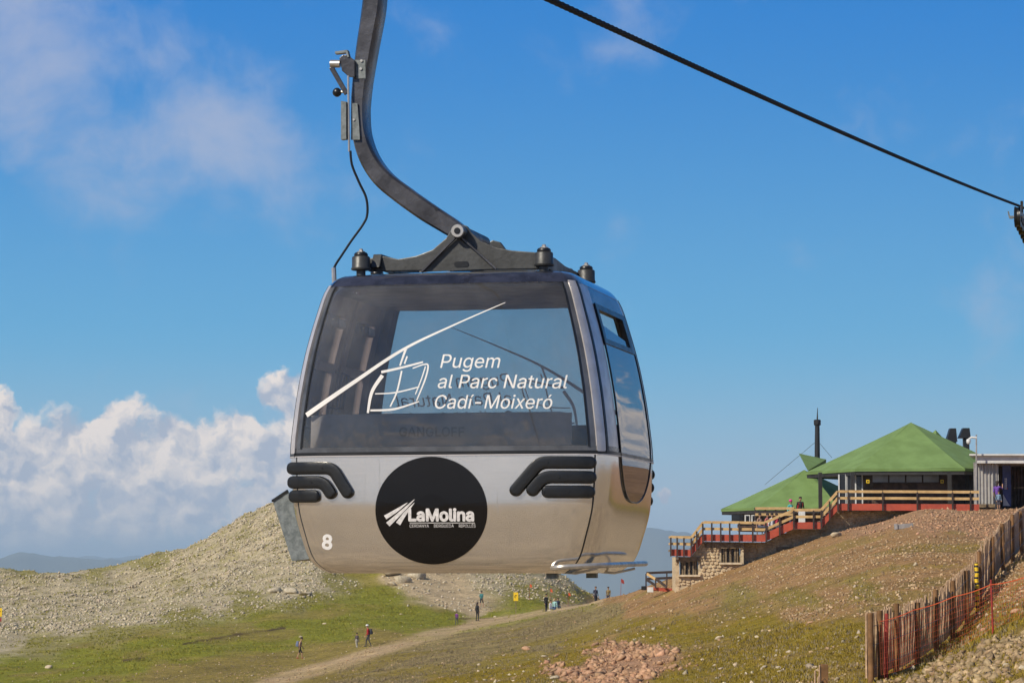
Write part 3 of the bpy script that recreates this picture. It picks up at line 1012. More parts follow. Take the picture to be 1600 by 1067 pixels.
M_SKIN = cabin_paint()
M_PILLAR = mat('dark_pillar', (0.10, 0.103, 0.112), 0.2, 0.2, 0.2, 6)
M_TRIM = mat('anodised_trim', (0.58, 0.54, 0.52), 0.34, 0.4, 0.08, 10)
M_RUBBER = mat('black_rubber', (0.008, 0.0085, 0.009), 0.36, 0, 0.3, 20, 0.06, 60)
M_GASKET = mat('black_gasket', (0.008, 0.008, 0.008), 0.35, 0, 0.1, 10)
M_VINYL = mat('black_vinyl', (0.006, 0.0055, 0.006), 0.10, 0, 0.1, 4, spec=0.35)
M_WHITE = mat('white_vinyl', (0.86, 0.83, 0.80), 0.5, 0, 0.03, 6)
def vinyl_white():
    m = M_WHITE
    T = NT(m.node_tree)
    tl = T.new('ShaderNodeBsdfTranslucent'); tl.inputs[0].default_value = (0.7, 0.7, 0.7, 1)
    mx = T.new('ShaderNodeMixShader'); mx.inputs[0].default_value = 0.2
    T.l.new(T.n['Principled BSDF'].outputs[0], mx.inputs[1]); T.l.new(tl.outputs[0], mx.inputs[2])
    T.l.new(mx.outputs[0], T.n['Material Output'].inputs[0])
vinyl_white()      # thin film: a little daylight comes through it
M_SILVERV = mat('silver_vinyl', (0.62, 0.59, 0.57), 0.4, 0.0, 0.15, 40)
M_GALV = mat('galvanised_steel', (0.21, 0.23, 0.23), 0.45, 0.3, 0.3, 30, color2=(0.10, 0.115, 0.115))
M_ARM = mat('hanger_steel', (0.125, 0.12, 0.123), 0.28, 0.45, 0.35, 5, 0.15, 40, color2=(0.036, 0.035, 0.039))
M_YOKE = mat('yoke_steel', (0.075, 0.076, 0.074), 0.45, 0.4, 0.3, 9, 0.1, 40, color2=(0.035, 0.036, 0.036))
M_STEEL = mat('bright_steel', (0.52, 0.49, 0.45), 0.35, 0.7, 0.15, 12)
M_DARK = mat('dark_interior', (0.035, 0.034, 0.036), 0.6, 0, 0.15, 6)
M_CEIL = mat('cabin_ceiling', (0.17, 0.165, 0.165), 0.6, 0, 0.15, 6)
M_SEAT = mat('grey_seat_plastic', (0.46, 0.43, 0.41), 0.5, 0, 0.12, 5, 0.05, 50)
M_ROOF = mat('roof_rim_blue_black', (0.03, 0.033, 0.052), 0.1, 0.2, 0.3, 9, 0.03, 30, coat=0.6)
M_INFRAME = mat('door_inner_frame', (0.25, 0.20, 0.18), 0.45, 0.2, 0.15, 6)
M_GLASS = glass_mat('tinted_glazing', (0.89, 0.885, 0.88), 1.52, 0.0, 1.0, 0.11)
M_GLASS_LEAF = glass_mat('clear_leaf_glazing', (0.93, 0.92, 0.91), 1.12, 0.0, 1.0, 0.02)
M_GLASS_SIDE = glass_mat('door_glazing', (0.42, 0.40, 0.40), 1.8, 0.0, 1.35, 0.12)

GON = thing('gondola_cabin', 'silver and smoked-glass gondola cabin numbered 8 hanging from a bent steel arm', 'gondola', tuple(CAB), -THETA)
BELT = 0.735
TOPG = 1.815

# lower shell: four skins with a seam between them
for k, q0, q1 in ((0, -0.985, 0.985), (1, -1.005, 1.005), (2, -0.985, 0.985), (3, -1.005, 1.005)):
    strip('lower_shell', k, lin(q0, q1), lambda s, t: -0.03 + (BELT - 0.015 + 0.03) * t, 40, 34, 0.0, 0.02, M_SKIN, GON)
for k in (0, 2):
    for sg in (-1, 1):
        strip('shell_seam', k, lin(sg * 0.985 - 0.0 if sg > 0 else -0.995, 0.995 if sg > 0 else -0.985), lambda s, t: -0.02 + (BELT - 0.015 + 0.02) * t, 1, 24, -0.004, 0.012, M_GASKET, GON)
# floor and rim under it
mb = MB(); N = 48
def ring(z, ins):
    r = []
    for k in range(4):
        for i in range(12):
            p = surf(k, -1 + 2 * i / 12, z)
            r.append(Vector((p.x * ins, p.y * ins, p.z)))
    return r
r1, r2 = ring(-0.028, 0.985), ring(0.015, 0.96)
mb.add(r1 + r2, [tuple(range(48)), tuple(reversed(range(48, 96)))] + [(i, (i + 1) % 48, 48 + (i + 1) % 48, 48 + i) for i in range(48)])
mb.build('floor', M_DARK, GON)
# belt gasket: two dark lines with a bright lip between
for k in range(4):
    strip('belt_gasket', k, lin(-1, 1), linz(BELT - 0.018, BELT + 0.004), 30, 2, 0.007, 0.02, M_GASKET, GON)
    strip('belt_lip', k, lin(-1, 1), linz(BELT - 0.023, BELT - 0.017), 30, 1, 0.010, 0.015, M_TRIM, GON)
    strip('belt_rail', k, lin(-1, 1), linz(BELT + 0.004, BELT + 0.035), 30, 2, 0.001, 0.03, M_PILLAR, GON)
# front and rear screens
QG = 0.955
for k in (0, 2):
    strip('windscreen', k, lin(-QG, QG), linz(BELT + 0.035, TOPG), 40, 30, 0.0, 0.006, M_GLASS, GON)
    for sg in (-1, 1):
        strip('screen_gasket', k, lin(sg * QG - 0.006, sg * QG + 0.006), linz(BELT + 0.03, TOPG), 2, 24, 0.004, 0.016, M_GASKET, GON)
# corner pillars wrap round to the doors; bright trim line along them
for k in (0, 2):
    for sg in (-1, 1):
        q0, q1 = (QG + 0.006, 1.11) if sg > 0 else (-1.11, -QG - 0.006)
        strip('corner_pillar', k, lin(q0, q1), linz(BELT + 0.03, TOPG + 0.005), 12, 24, 0.0, 0.03, M_PILLAR, GON)
        c = sg * 1.035
        strip('pillar_trim', k, lin(c - 0.034, c + 0.034), linz(BELT + 0.0, TOPG + 0.01), 4, 24, 0.006, 0.012, M_TRIM, GON)
        c = sg * 1.088
        strip('door_seal', k, lin(c - 0.012, c + 0.012), linz(BELT - 0.02, TOPG + 0.01), 2, 24, 0.008, 0.012, M_GASKET, GON)
# roof: rolled rim and crown
for k in range(4):
    strip('roof_rim', k, lin(-1, 1), linz(TOPG, 1.905), 34, 12, 0.002, 0.02, M_ROOF, GON)
r1, r2 = ring(1.903, 0.999), ring(1.925, 0.80)
mb = MB()
mb.add(r1 + r2, [tuple(range(48)), tuple(reversed(range(48, 96)))] + [(i, (i + 1) % 48, 48 + (i + 1) % 48, 48 + i) for i in range(48)])
mb.build('roof', M_ROOF, GON, smooth=True)
r1, r2 = ring(TOPG - 0.02, 0.965), ring(TOPG + 0.02, 0.965)
r0 = ring(TOPG - 0.024, 0.90)
mb = MB()
mb.add(r0 + r1 + r2, [tuple(range(48))] + [(i, (i + 1) % 48, 48 + (i + 1) % 48, 48 + i) for i in range(48)] + [(48 + i, 48 + (i + 1) % 48, 96 + (i + 1) % 48, 96 + i) for i in range(48)] + [tuple(range(96, 144))])
mb.build('ceiling_lining', M_CEIL, GON, smooth=True)

# doors. side 1 carries a long pane with a rounded foot; side 3 two framed leaves
def door_pane():
    q0, q1 = -0.60, 0.66
    qm, qr = (q0 + q1) / 2, (q1 - q0) / 2
    zb = 0.43
    def zf(s, t):
        u = min(1.0, abs((s - 0.5) * 2))
        low = zb + (BELT + 0.10 - zb) * (1 - math.sqrt(max(0.0, 1 - u ** 2.6)))
        return low + (1.44 - low) * t
    pane = strip('door_window', 1, lambda s, t: qm + qr * (s - 0.5) * 2, zf, 36, 24, 0.006, 0.006, M_GLASS_SIDE, GON)
    mbp = []
    for i in range(49):
        s = i / 48
        mbp.append(surf(1, qm + qr * (s - 0.5) * 2, zf(s, 0), 0.008))
    side_l = [surf(1, q0, z, 0.008) for z in np.linspace(1.70, zf(0, 0) + 0.01, 16)]
    side_r = [surf(1, q1, z, 0.008) for z in np.linspace(zf(1, 0) + 0.01, 1.70, 16)]
    top = [surf(1, q, 1.70, 0.008) for q in np.linspace(q1, q0, 12)]
    MB().tube(side_l + mbp + side_r + top[1:], 0.0045, 6).build('window_gasket', M_GASKET, GON, smooth=True)
    # opening vent above it: frame and tilted pane
    for (a, b2, c, d) in ((q0, q1, 1.44, 1.475), (q0, q1, 1.665, 1.70), (q0, q0 + 0.09, 1.475, 1.665), (q1 - 0.16, q1, 1.475, 1.665)):
        strip('vent_frame', 1, lin(a, b2), linz(c, d), 8, 4, 0.012, 0.03, M_GASKET, pane)
    strip('vent_pane', 1, lin(q0 + 0.09, q1 - 0.16), lambda s, t: 1.475 + 0.10 * t * (1 - s * 0.6), 8, 4, 0.0, 0.005, M_GLASS_SIDE, pane)
    for a, b2 in ((-0.91, q0 - 0.03), (q1 + 0.03, 0.91)):
        strip('door_stile', 1, lin(a, b2), linz(BELT + 0.035, TOPG), 8, 24, 0.0, 0.02, M_TRIM, GON)
    strip('door_header', 1, lin(q0 - 0.03, q1 + 0.03), linz(1.70, TOPG), 12, 4, 0.0, 0.02, M_PILLAR, GON)
door_pane()

def inner_doors():
    for (a, b2) in ((-0.86, -0.03), (0.03, 0.86)):
        leaf = strip('door_leaf', 3, lin(a, b2), linz(BELT + 0.035, BELT + 0.10), 10, 2, 0.0, 0.03, M_INFRAME, GON)
        for (qa, qb, za, zb) in ((a, a + 0.13, BELT + 0.10, TOPG), (b2 - 0.13, b2, BELT + 0.10, TOPG), (a + 0.13, b2 - 0.13, 1.68, TOPG), (a + 0.13, b2 - 0.13, 1.31, 1.37), (a + 0.13, b2 - 0.13, 0.93, 0.99)):
            strip('leaf_frame', 3, lin(qa, qb), linz(za, zb), 4, 10, 0.0, 0.03, M_INFRAME, leaf)
        for za, zb in ((BELT + 0.10, 0.93), (0.99, 1.31), (1.37, 1.68)):
            strip('leaf_pane', 3, lin(a + 0.13, b2 - 0.13), linz(za, zb), 6, 6, -0.008, 0.006, M_GLASS_LEAF, leaf)
        c = (a + b2) / 2
        ha = [surf(3, b2 - 0.065 if a < 0 else a + 0.065, z, -0.03 - (0.05 if 0 < i < 5 else 0)) for i, z in enumerate((1.08, 1.09, 1.15, 1.25, 1.31, 1.32))]
        MB().tube(ha, 0.011, 6).build('handle', M_GASKET, leaf, smooth=True)
        p = surf(3, c, 1.63, -0.06)
        MB().box(p, (0.05, 0.16, 0.06)).build('latch', M_GASKET, leaf, bevel=0.008)
    strip('door_post', 3, lin(-0.03, 0.03), linz(BELT + 0.03, TOPG), 2, 16, 0.002, 0.03, M_GASKET, GON)
    for a, b2 in ((-0.92, -0.86), (0.86, 0.92)):
        strip('door_stile', 3, lin(a, b2), linz(BELT + 0.03, TOPG), 3, 16, 0.0, 0.03, M_GASKET, GON)
inner_doors()

# seats: moulded backrests inside both screens and the folding benches
def seat_set(sg):
    z0, z1 = 0.44, 0.985
    mb = MB()
    x0, x1 = (-0.895, 0.835) if sg < 0 else (-0.865, 0.865)
    cols = 24
    top = []; vs = []; fs = []
    for lay, dy in enumerate((0.0, 0.075)):
        for j, z in enumerate((z0, BELT, 0.94, z1 - 0.006, z1)):
            for i in range(cols + 1):
                x = x0 + (x1 - x0) * i / cols
                e = min(1.0, min(i, cols - i) / 2.0)
                ins = 0.035 + dy + (0.012 if j == 4 else 0) - (0.015 if lay and j == 4 else 0)
                zz = z - (0.012 if e < 0.5 and j == 4 else 0)
                p = front(x, max(z, 0.3), -ins)
                yy = p.y if sg < 0 else -p.y
                vs.append((p.x, yy, zz))
    w = cols + 1; n = 5 * w
    for j in range(4):
        for i in range(cols):
            a = j * w + i
            fs += [(a, a + 1, a + w + 1, a + w), (n + a, n + a + w, n + a + w + 1, n + a + 1)]
    for j in range(4):
        fs += [(j * w, (j + 1) * w, n + (j + 1) * w, n + j * w), (j * w + cols, n + j * w + cols, n + (j + 1) * w + cols, (j + 1) * w + cols)]
    for i in range(cols):
        fs += [(i, n + i, n + i + 1, i + 1), (4 * w + i, 4 * w + i + 1, n + 4 * w + i + 1, n + 4 * w + i)]
    mb.add(vs, fs)
    bk = mb.build('seat_back', M_SEAT if sg < 0 else M_DARK, GON, smooth=True)
    MB().box((0, sg * 0.62, 0.42), (1.6, 0.42, 0.05)).build('seat_bench', M_DARK, GON, bevel=0.015)
    return bk
SEATF = seat_set(-1)
seat_set(1)
for x in ():
    MB().tube([(x, -0.84, 1.02), (x, -0.80, 1.25), (x * 0.98, -0.74, 1.64)], 0.014, 8).build('grab_pole', M_GASKET, GON, smooth=True)


# graphics on the skin ------------------------------------------------
try:      # the sans face that ships inside Blender; its built-in face otherwise
    import os
    SANS = bpy.data.fonts.load(os.path.join(bpy.utils.system_resource('DATAFILES'), 'fonts', 'Inter.woff2'))
except Exception:
    SANS = None


def text_mesh(body, shear=0.0, bold=0.0, space=1.0, rows=110):
    """flat lettering: outlines of the type filled by the non-zero winding rule, row by row"""
    cu = bpy.data.curves.new('lettering', 'FONT')
    if SANS: cu.font = SANS
    cu.body = body; cu.size = 1.0; cu.space_character = space
    cu.resolution_u = 5; cu.fill_mode = 'NONE'
    ob = bpy.data.objects.new('lettering', cu)
    COL.objects.link(ob)
    dg = bpy.context.evaluated_depsgraph_get()
    dg.update()
    me = bpy.data.meshes.new_from_object(ob.evaluated_get(dg))
    co = np.array([v.co[:2] for v in me.vertices])
    linked = {}
    for e in me.edges:
        i, j = sorted(e.vertices)
        linked.setdefault(i, []).append(j)
    loops = []; start = 0
    for i in range(len(co)):
        if i + 1 >= len(co) or (i + 1) not in linked.get(i, []):
            loops.append(co[start:i + 1]); start = i + 1
    bpy.data.objects.remove(ob); bpy.data.curves.remove(cu); bpy.data.meshes.remove(me)
    y0, y1 = co[:, 1].min(), co[:, 1].max()
    n = max(8, int((y1 - y0) * rows)); dy = (y1 - y0) / n
    V = []; F = []
    segs = [(p, q) for lp in loops for p, q in zip(lp, np.roll(lp, -1, 0))]
    A = np.array([p for p, q in segs]); B = np.array([q for p, q in segs])
    def spans(y):
        out = []
        up = (A[:, 1] <= y) & (B[:, 1] > y); dn = (B[:, 1] <= y) & (A[:, 1] > y)
        k = np.nonzero(up | dn)[0]
        if not len(k): return out
        xs = A[k, 0] + (y - A[k, 1]) / (B[k, 1] - A[k, 1]) * (B[k, 0] - A[k, 0])
        w = np.where(up[k], 1, -1)
        o = np.argsort(xs); acc = 0
        for i in o:
            was = acc; acc += w[i]
            if was == 0 and acc != 0: x0 = xs[i]
            elif was != 0 and acc == 0 and xs[i] - x0 > 1e-4:
                out.append((x0, xs[i]))
        return out
    nb = int(math.ceil(bold / dy)) if bold else 0
    for r in range(-nb, n + nb):
        y = y0 + (r + 0.5) * dy
        iv = []
        for d in ((-1, -0.7, 0, 0.7, 1) if bold else (0,)):         # heavier strokes: the outline grown all round
            e = bold * math.sqrt(max(0.0, 1 - d * d))
            iv += [(a - e, b + e) for a, b in spans(y + d * bold)]
        iv.sort(); merged = []
        for a, b in iv:
            if merged and a <= merged[-1][1]: merged[-1][1] = max(merged[-1][1], b)
            else: merged.append([a, b])
        for a, b in merged:
            m = len(V)
            V += [(a, y - dy / 2, 0), (b, y - dy / 2, 0), (b, y + dy / 2, 0), (a, y + dy / 2, 0)]
            F.append([m, m + 1, m + 2, m + 3])
    return np.array(V), F


def text_px(body, x0, x1, ybase, caph, shear=0.0, bold=0.0, rot=0.0, space=1.0):
    """lettering laid out in photograph pixels: list of (px,py), faces"""
    v, f = text_mesh(body, 0.0, bold, space)
    hv, _ = text_mesh('H', 0.0, bold)
    cap = hv[:, 1].max() - hv[:, 1].min()
    w = v[:, 0].max() - v[:, 0].min()
    sy = caph / cap
    sx = (x1 - x0 - shear * caph) / w
    X = (v[:, 0] - v[:, 0].min()) * sx
    Y = v[:, 1] * sy
    X = X + shear * Y
    c, s = math.cos(rot), math.sin(rot)
    return [(x0 + a * c - b * s, ybase - (a * s + b * c)) for a, b in zip(X, Y)], f


def ribbon_px(pts, ws):
    """stroke through pixel points with widths; smooth curve"""
    pts = np.array(pts, float)
    k = len(pts)
    t = np.arange(k); tt = np.linspace(0, k - 1, (k - 1) * 10 + 1)
    if k > 2:
        fx, fy = [], []
        for u in tt:
            i = min(int(u), k - 2); w = u - i
            p0, p1, p2, p3 = pts[max(i - 1, 0)], pts[i], pts[i + 1], pts[min(i + 2, k - 1)]
            q = 0.5 * (2 * p1 + (p2 - p0) * w + (2 * p0 - 5 * p1 + 4 * p2 - p3) * w * w + (3 * p1 - p0 - 3 * p2 + p3) * w ** 3)
            fx.append(q[0]); fy.append(q[1])
        C = np.stack([fx, fy], -1)
    else:
        C = np.stack([np.interp(tt, t, pts[:, 0]), np.interp(tt, t, pts[:, 1])], -1)
    W = np.interp(tt, t, ws) / 2
    T = np.gradient(C, axis=0); T /= np.linalg.norm(T, axis=1)[:, None]
    Nn = np.stack([-T[:, 1], T[:, 0]], -1)
    A = C + Nn * W[:, None]; B2 = C - Nn * W[:, None]
    n = len(C)
    return [tuple(p) for p in A] + [tuple(p) for p in B2], [(i, i + 1, n + i + 1, n + i) for i in range(n - 1)]


def decal(name, shapes, m, off=0.0025, turn=False, parent=None):
    mb = MB()
    for pts, fs in shapes:
        vs = []
        for (px, py) in pts:
            x, z = L(px, py)
            p = front(x, z, off)
            vs.append((-p.x, -p.y, p.z) if turn else tuple(p))
        mb.add(vs, fs)
    return mb.build(name, m, parent or GON, recalc=False)


STROKES = [
    ([(475, 648), (552, 596), (628, 545), (705, 507), (785, 471)], [9, 7, 5, 3, 1.0]),
    ([(632, 543), (623, 571)], [4.5, 3]), ([(634, 556), (630, 568)], [3, 3]),
    ([(594, 581), (625, 574), (659, 565)], [5, 4, 3]), ([(596, 586), (580, 612), (574, 645)], [7, 6, 4]),
    ([(578, 641), (615, 639), (654, 627)], [3.5, 4, 2]), ([(643, 575), (660, 569), (667, 571), (663, 592), (650, 626)], [2, 2.5, 3, 3, 2]),
    ([(663, 572), (657, 592), (648, 616)], [2.2, 2.2, 1.8]), ([(626, 579), (619, 612), (609, 635)], [3, 3, 2.5]), ([(585, 615), (617, 613), (654, 604)], [2, 2.6, 2.2])]
for turn in (False, True):
    decal('lift_drawing', [ribbon_px(a, [0.85 * w for w in b]) for a, b in STROKES], M_WHITE, 0.003, turn)
    for body, x0, x1, yb, ch in (('Pugem', 686, 782, 574, 21), ('al Parc Natural', 682, 887, 606, 21), ('Cadí-Moixeró', 677, 864, 638, 21)):
        decal('lettering', [text_px(body, x0, x1, yb, ch, 0.2, 0.002)], M_WHITE, 0.003, turn)
    n = 72
    circ = [(674 + 87.5 * math.cos(2 * math.pi * i / n) * rr, 797 + 84 * math.sin(2 * math.pi * i / n) * rr) for rr in (0.999, 0.96, 0.9, 0.8, 0.66, 0.5, 0.3, 0.05) for i in range(n)]
    cf = [(r * n + i, r * n + (i + 1) % n, (r + 1) * n + (i + 1) % n, (r + 1) * n + i) for r in range(7) for i in range(n)] + [tuple(7 * n + i for i in range(n))]
    disc = decal('emblem_disc', [(circ, cf)], M_VINYL, 0.0035, turn)
    decal('emblem_lettering', [text_px('LaMolina', 638, 741, 813, 20.5, 0, 0.036, 0, 1.0)], M_SILVERV, 0.006, turn, disc)
    decal('emblem_rule', [ribbon_px([(640, 816.5), (742, 816.5)], [0.9, 0.9])], M_SILVERV, 0.006, turn, disc)
    for w, a, b in (('CERDANYA', 640, 670), ('BERGUEDÀ', 678, 709), ('RIPOLLÈS', 717, 743)):
        decal('emblem_caption', [text_px(w, a, b, 823.5, 4.8)], M_SILVERV, 0.006, turn, disc)
    for a, b in ((((637, 785), (620, 797), (602, 808)), (0.6, 5, 7)), (((648, 780), (628, 799), (606, 819)), (0.6, 5, 8)), (((648, 785), (634, 801), (622, 818)), (0.6, 5, 8))):
        decal('emblem_stroke', [ribbon_px(a, b)], M_SILVERV, 0.006, turn, disc)
    decal('cabin_number', [text_px('8', 499, 516, 856, 23.5, 0, 0.03, -0.10)], M_WHITE, 0.003, turn)
# maker's name: flat letters darkened in place of the pressed relief's shade
mbn = MB()
pts, fs = text_px('GANGLOFF', 623, 725, 681, 15, 0, 0.02, 0, 1.03)
vs = []
for (px, py) in pts:
    x, z = L(px, py, -BD + 0.03)
    p = front(x, z, -0.033)
    vs.append(tuple(p))
mbn.add(vs, fs)
mbn.build('name_relief_shade', mat('name_shade_tone', (0.19, 0.175, 0.165), 0.5), SEATF)


# rubber bumpers ------------------------------------------------------
def bumper(path_px, w_px, turn, h=0.030):
    P2 = np.array([L(*p) for p in path_px])
    # round the corners of the path
    pts = []
    for i in range(len(P2)):
        if 0 < i < len(P2) - 1:
            a = P2[i] + (P2[i - 1] - P2[i]) / np.linalg.norm(P2[i - 1] - P2[i]) * 0.05
            b = P2[i] + (P2[i + 1] - P2[i]) / np.linalg.norm(P2[i + 1] - P2[i]) * 0.05
            for t in np.linspace(0, 1, 7):
                pts.append((1 - t) ** 2 * a + 2 * t * (1 - t) * P2[i] + t * t * b)
        else:
            pts.append(P2[i])
    pts = np.array(pts)
    # resample
    seg = np.r_[0, np.cumsum(np.linalg.norm(np.diff(pts, axis=0), axis=1))]
    Lh = seg[-1]; w = w_px / 247.0 / 2
    ss = np.unique(np.r_[w * (1 - np.cos(np.linspace(0, math.pi / 2, 7))), np.linspace(w, Lh - w, 26), Lh - w * (1 - np.cos(np.linspace(0, math.pi / 2, 7)))])
    C = np.stack([np.interp(ss, seg, pts[:, i]) for i in (0, 1)], -1)
    T = np.gradient(C, axis=0); T /= np.linalg.norm(T, axis=1)[:, None]
    Nn = np.stack([-T[:, 1], T[:, 0]], -1)
    e = np.minimum(ss, Lh - ss)
    sc = np.sqrt(np.clip(1 - (1 - np.clip(e / w, 0, 1)) ** 2, 0.002, 1))
    us = [-1, -0.98, -0.85, -0.6, -0.2, 0.2, 0.6, 0.85, 0.98, 1]
    hs = [-0.15, 0.62, 0.93, 1, 1, 1, 1, 0.93, 0.62, -0.15]
    vs = []
    for c, nn, s in zip(C, Nn, sc):
        for u, hh in zip(us, hs):
            x, z = c + nn * w * s * u
            hmax = h * (0.25 + 0.75 * min(1, s * 1.3)) if s < 0.77 else h
            a = prof_a(z)
            # the ends reach a little round the corner of the skin
            p = front(min(max(x, -a * 0.985), a * 0.985), z, 0.0)
            p2 = front(min(max(x, -a * 0.90), a * 0.90), z, hh * hmax)
            q = Vector((x, p2.y if abs(x) < a * 0.90 else p2.y + (abs(x) - a * 0.90) * 0.30, z))
            vs.append((-q.x, -q.y, q.z) if turn else tuple(q))
    m = len(us); k = len(C)
    fs = [(i * m + j, i * m + j + 1, (i + 1) * m + j + 1, (i + 1) * m + j) for i in range(k - 1) for j in range(m - 1)]
    fs += [((i + 1) * m, (i + 1) * m + m - 1, i * m + m - 1, i * m) for i in range(k - 1)]
    fs += [tuple(range(m)), tuple((k - 1) * m + j for j in reversed(range(m)))]
    ob = MB().add(vs, fs).build('bumper', M_RUBBER, GON, smooth=True)
    for t in (0.5, 0.9):
        i = int(t * (k - 1))
        x, z = C[i]
        p = front(min(max(x, -prof_a(z) * 0.9), prof_a(z) * 0.9), z, h)
        yy = p.y
        MB().lathe([(0.006, 0.0), (0.006, 0.004)], (-x, -yy + 0.0005, z) if turn else (x, yy - 0.0045, z), 8, 'y').build('screw', M_GASKET, ob)


LEFT_B = [[(442, 731), (519, 731), (548, 777)], [(443, 753), (505, 753), (521, 778)], [(445, 775), (499, 775)]]
RIGHT_B = [[(929, 722), (843, 722), (800, 773)], [(929, 745), (849, 745), (826, 773)], [(927, 768), (846, 768)]]
for turn in (False, True):
    for path in LEFT_B + RIGHT_B:
        bumper(path, 20.0, turn)

# galvanised ski basket on the side-3 doors -----------------------------
def ski_basket():
    yl = -0.62
    poly = [L(426, 782, yl), L(450, 766, yl), L(489, 872, yl), L(456, 876, yl)]
    wall = 0.006
    mb = MB()
    mb.prism(poly, (0, yl, 0), (1, 0, 0), (0, 0, 1), (0, wall, 0))
    mb.prism(poly, (0, 0.62, 0), (1, 0, 0), (0, 0, 1), (0, wall, 0))
    (ax, az), (bx, bz), (cx, cz), (dx, dz) = poly
    mb.add([(ax, yl, az), (dx, yl, dz), (dx, 0.62, dz), (ax, 0.62, az)], [(0, 1, 2, 3)])
    mb.add([(ax + wall, yl, az), (dx + wall, yl, dz), (dx + wall, 0.62, dz), (ax + wall, 0.62, az)], [(3, 2, 1, 0)])
    mb.add([(dx, yl, dz), (cx, yl, cz), (cx, 0.62, cz), (dx, 0.62, dz)], [(0, 1, 2, 3)])
    sb = mb.build('ski_basket', M_GALV, GON, recalc=False)
    MB().bar((ax, yl - 0.003, az), (bx, yl - 0.003, bz), 0.012, 0.014).bar((ax, yl, az), (ax, 0.62, az), 0.014, 0.016).build('basket_rim', M_GASKET, sb)
ski_basket()

# door step rail --------------------------------------------------------
def step_rail():
    z = 0.012
    fx = lambda px, yl: L(px, 886, yl)[0]
    x0 = fx(853, -0.93)
    pts = [(x0, -0.80, z - 0.006), (x0 + 0.06, -0.90, z - 0.006), (0.82, -0.90, z), (1.0, -0.80, z + 0.008), (1.03, -0.5, z + 0.012), (1.03, 0.5, z + 0.02), (1.02, 0.62, z + 0.02)]
    r = MB()
    path = []
    for i in range(len(pts) - 1):
        for t in np.linspace(0, 1, 5)[:-1]:
            p0, p1, p2, p3 = [Vector(pts[min(max(j, 0), len(pts) - 1)]) for j in (i - 1, i, i + 1, i + 2)]
            path.append(0.5 * (2 * p1 + (p2 - p0) * t + (2 * p0 - 5 * p1 + 4 * p2 - p3) * t * t + (3 * p1 - p0 - 3 * p2 + p3) * t ** 3))
    path.append(Vector(pts[-1]))
    r.tube(path, 0.017, 8)
    ob = r.build('step_rail', M_STEEL, GON, smooth=True)
    for (x, y) in ((0.72, -0.72), (0.80, 0.15)):
        MB().tube([(x - 0.22, y, -0.005), (x + 0.10, y, -0.03), (x + 0.24, y, 0.0)], 0.009, 6).build('rail_bracket', M_STEEL, ob, smooth=True)
        MB().box((x - 0.05, y, -0.045), (0.07, 0.05, 0.035)).build('bracket_foot', M_GALV, ob)
step_rail()


# suspension frame on the roof -------------------------------------------
def lens_poly(px_list, yl):
    return [L(a, b, yl) for a, b in px_list]


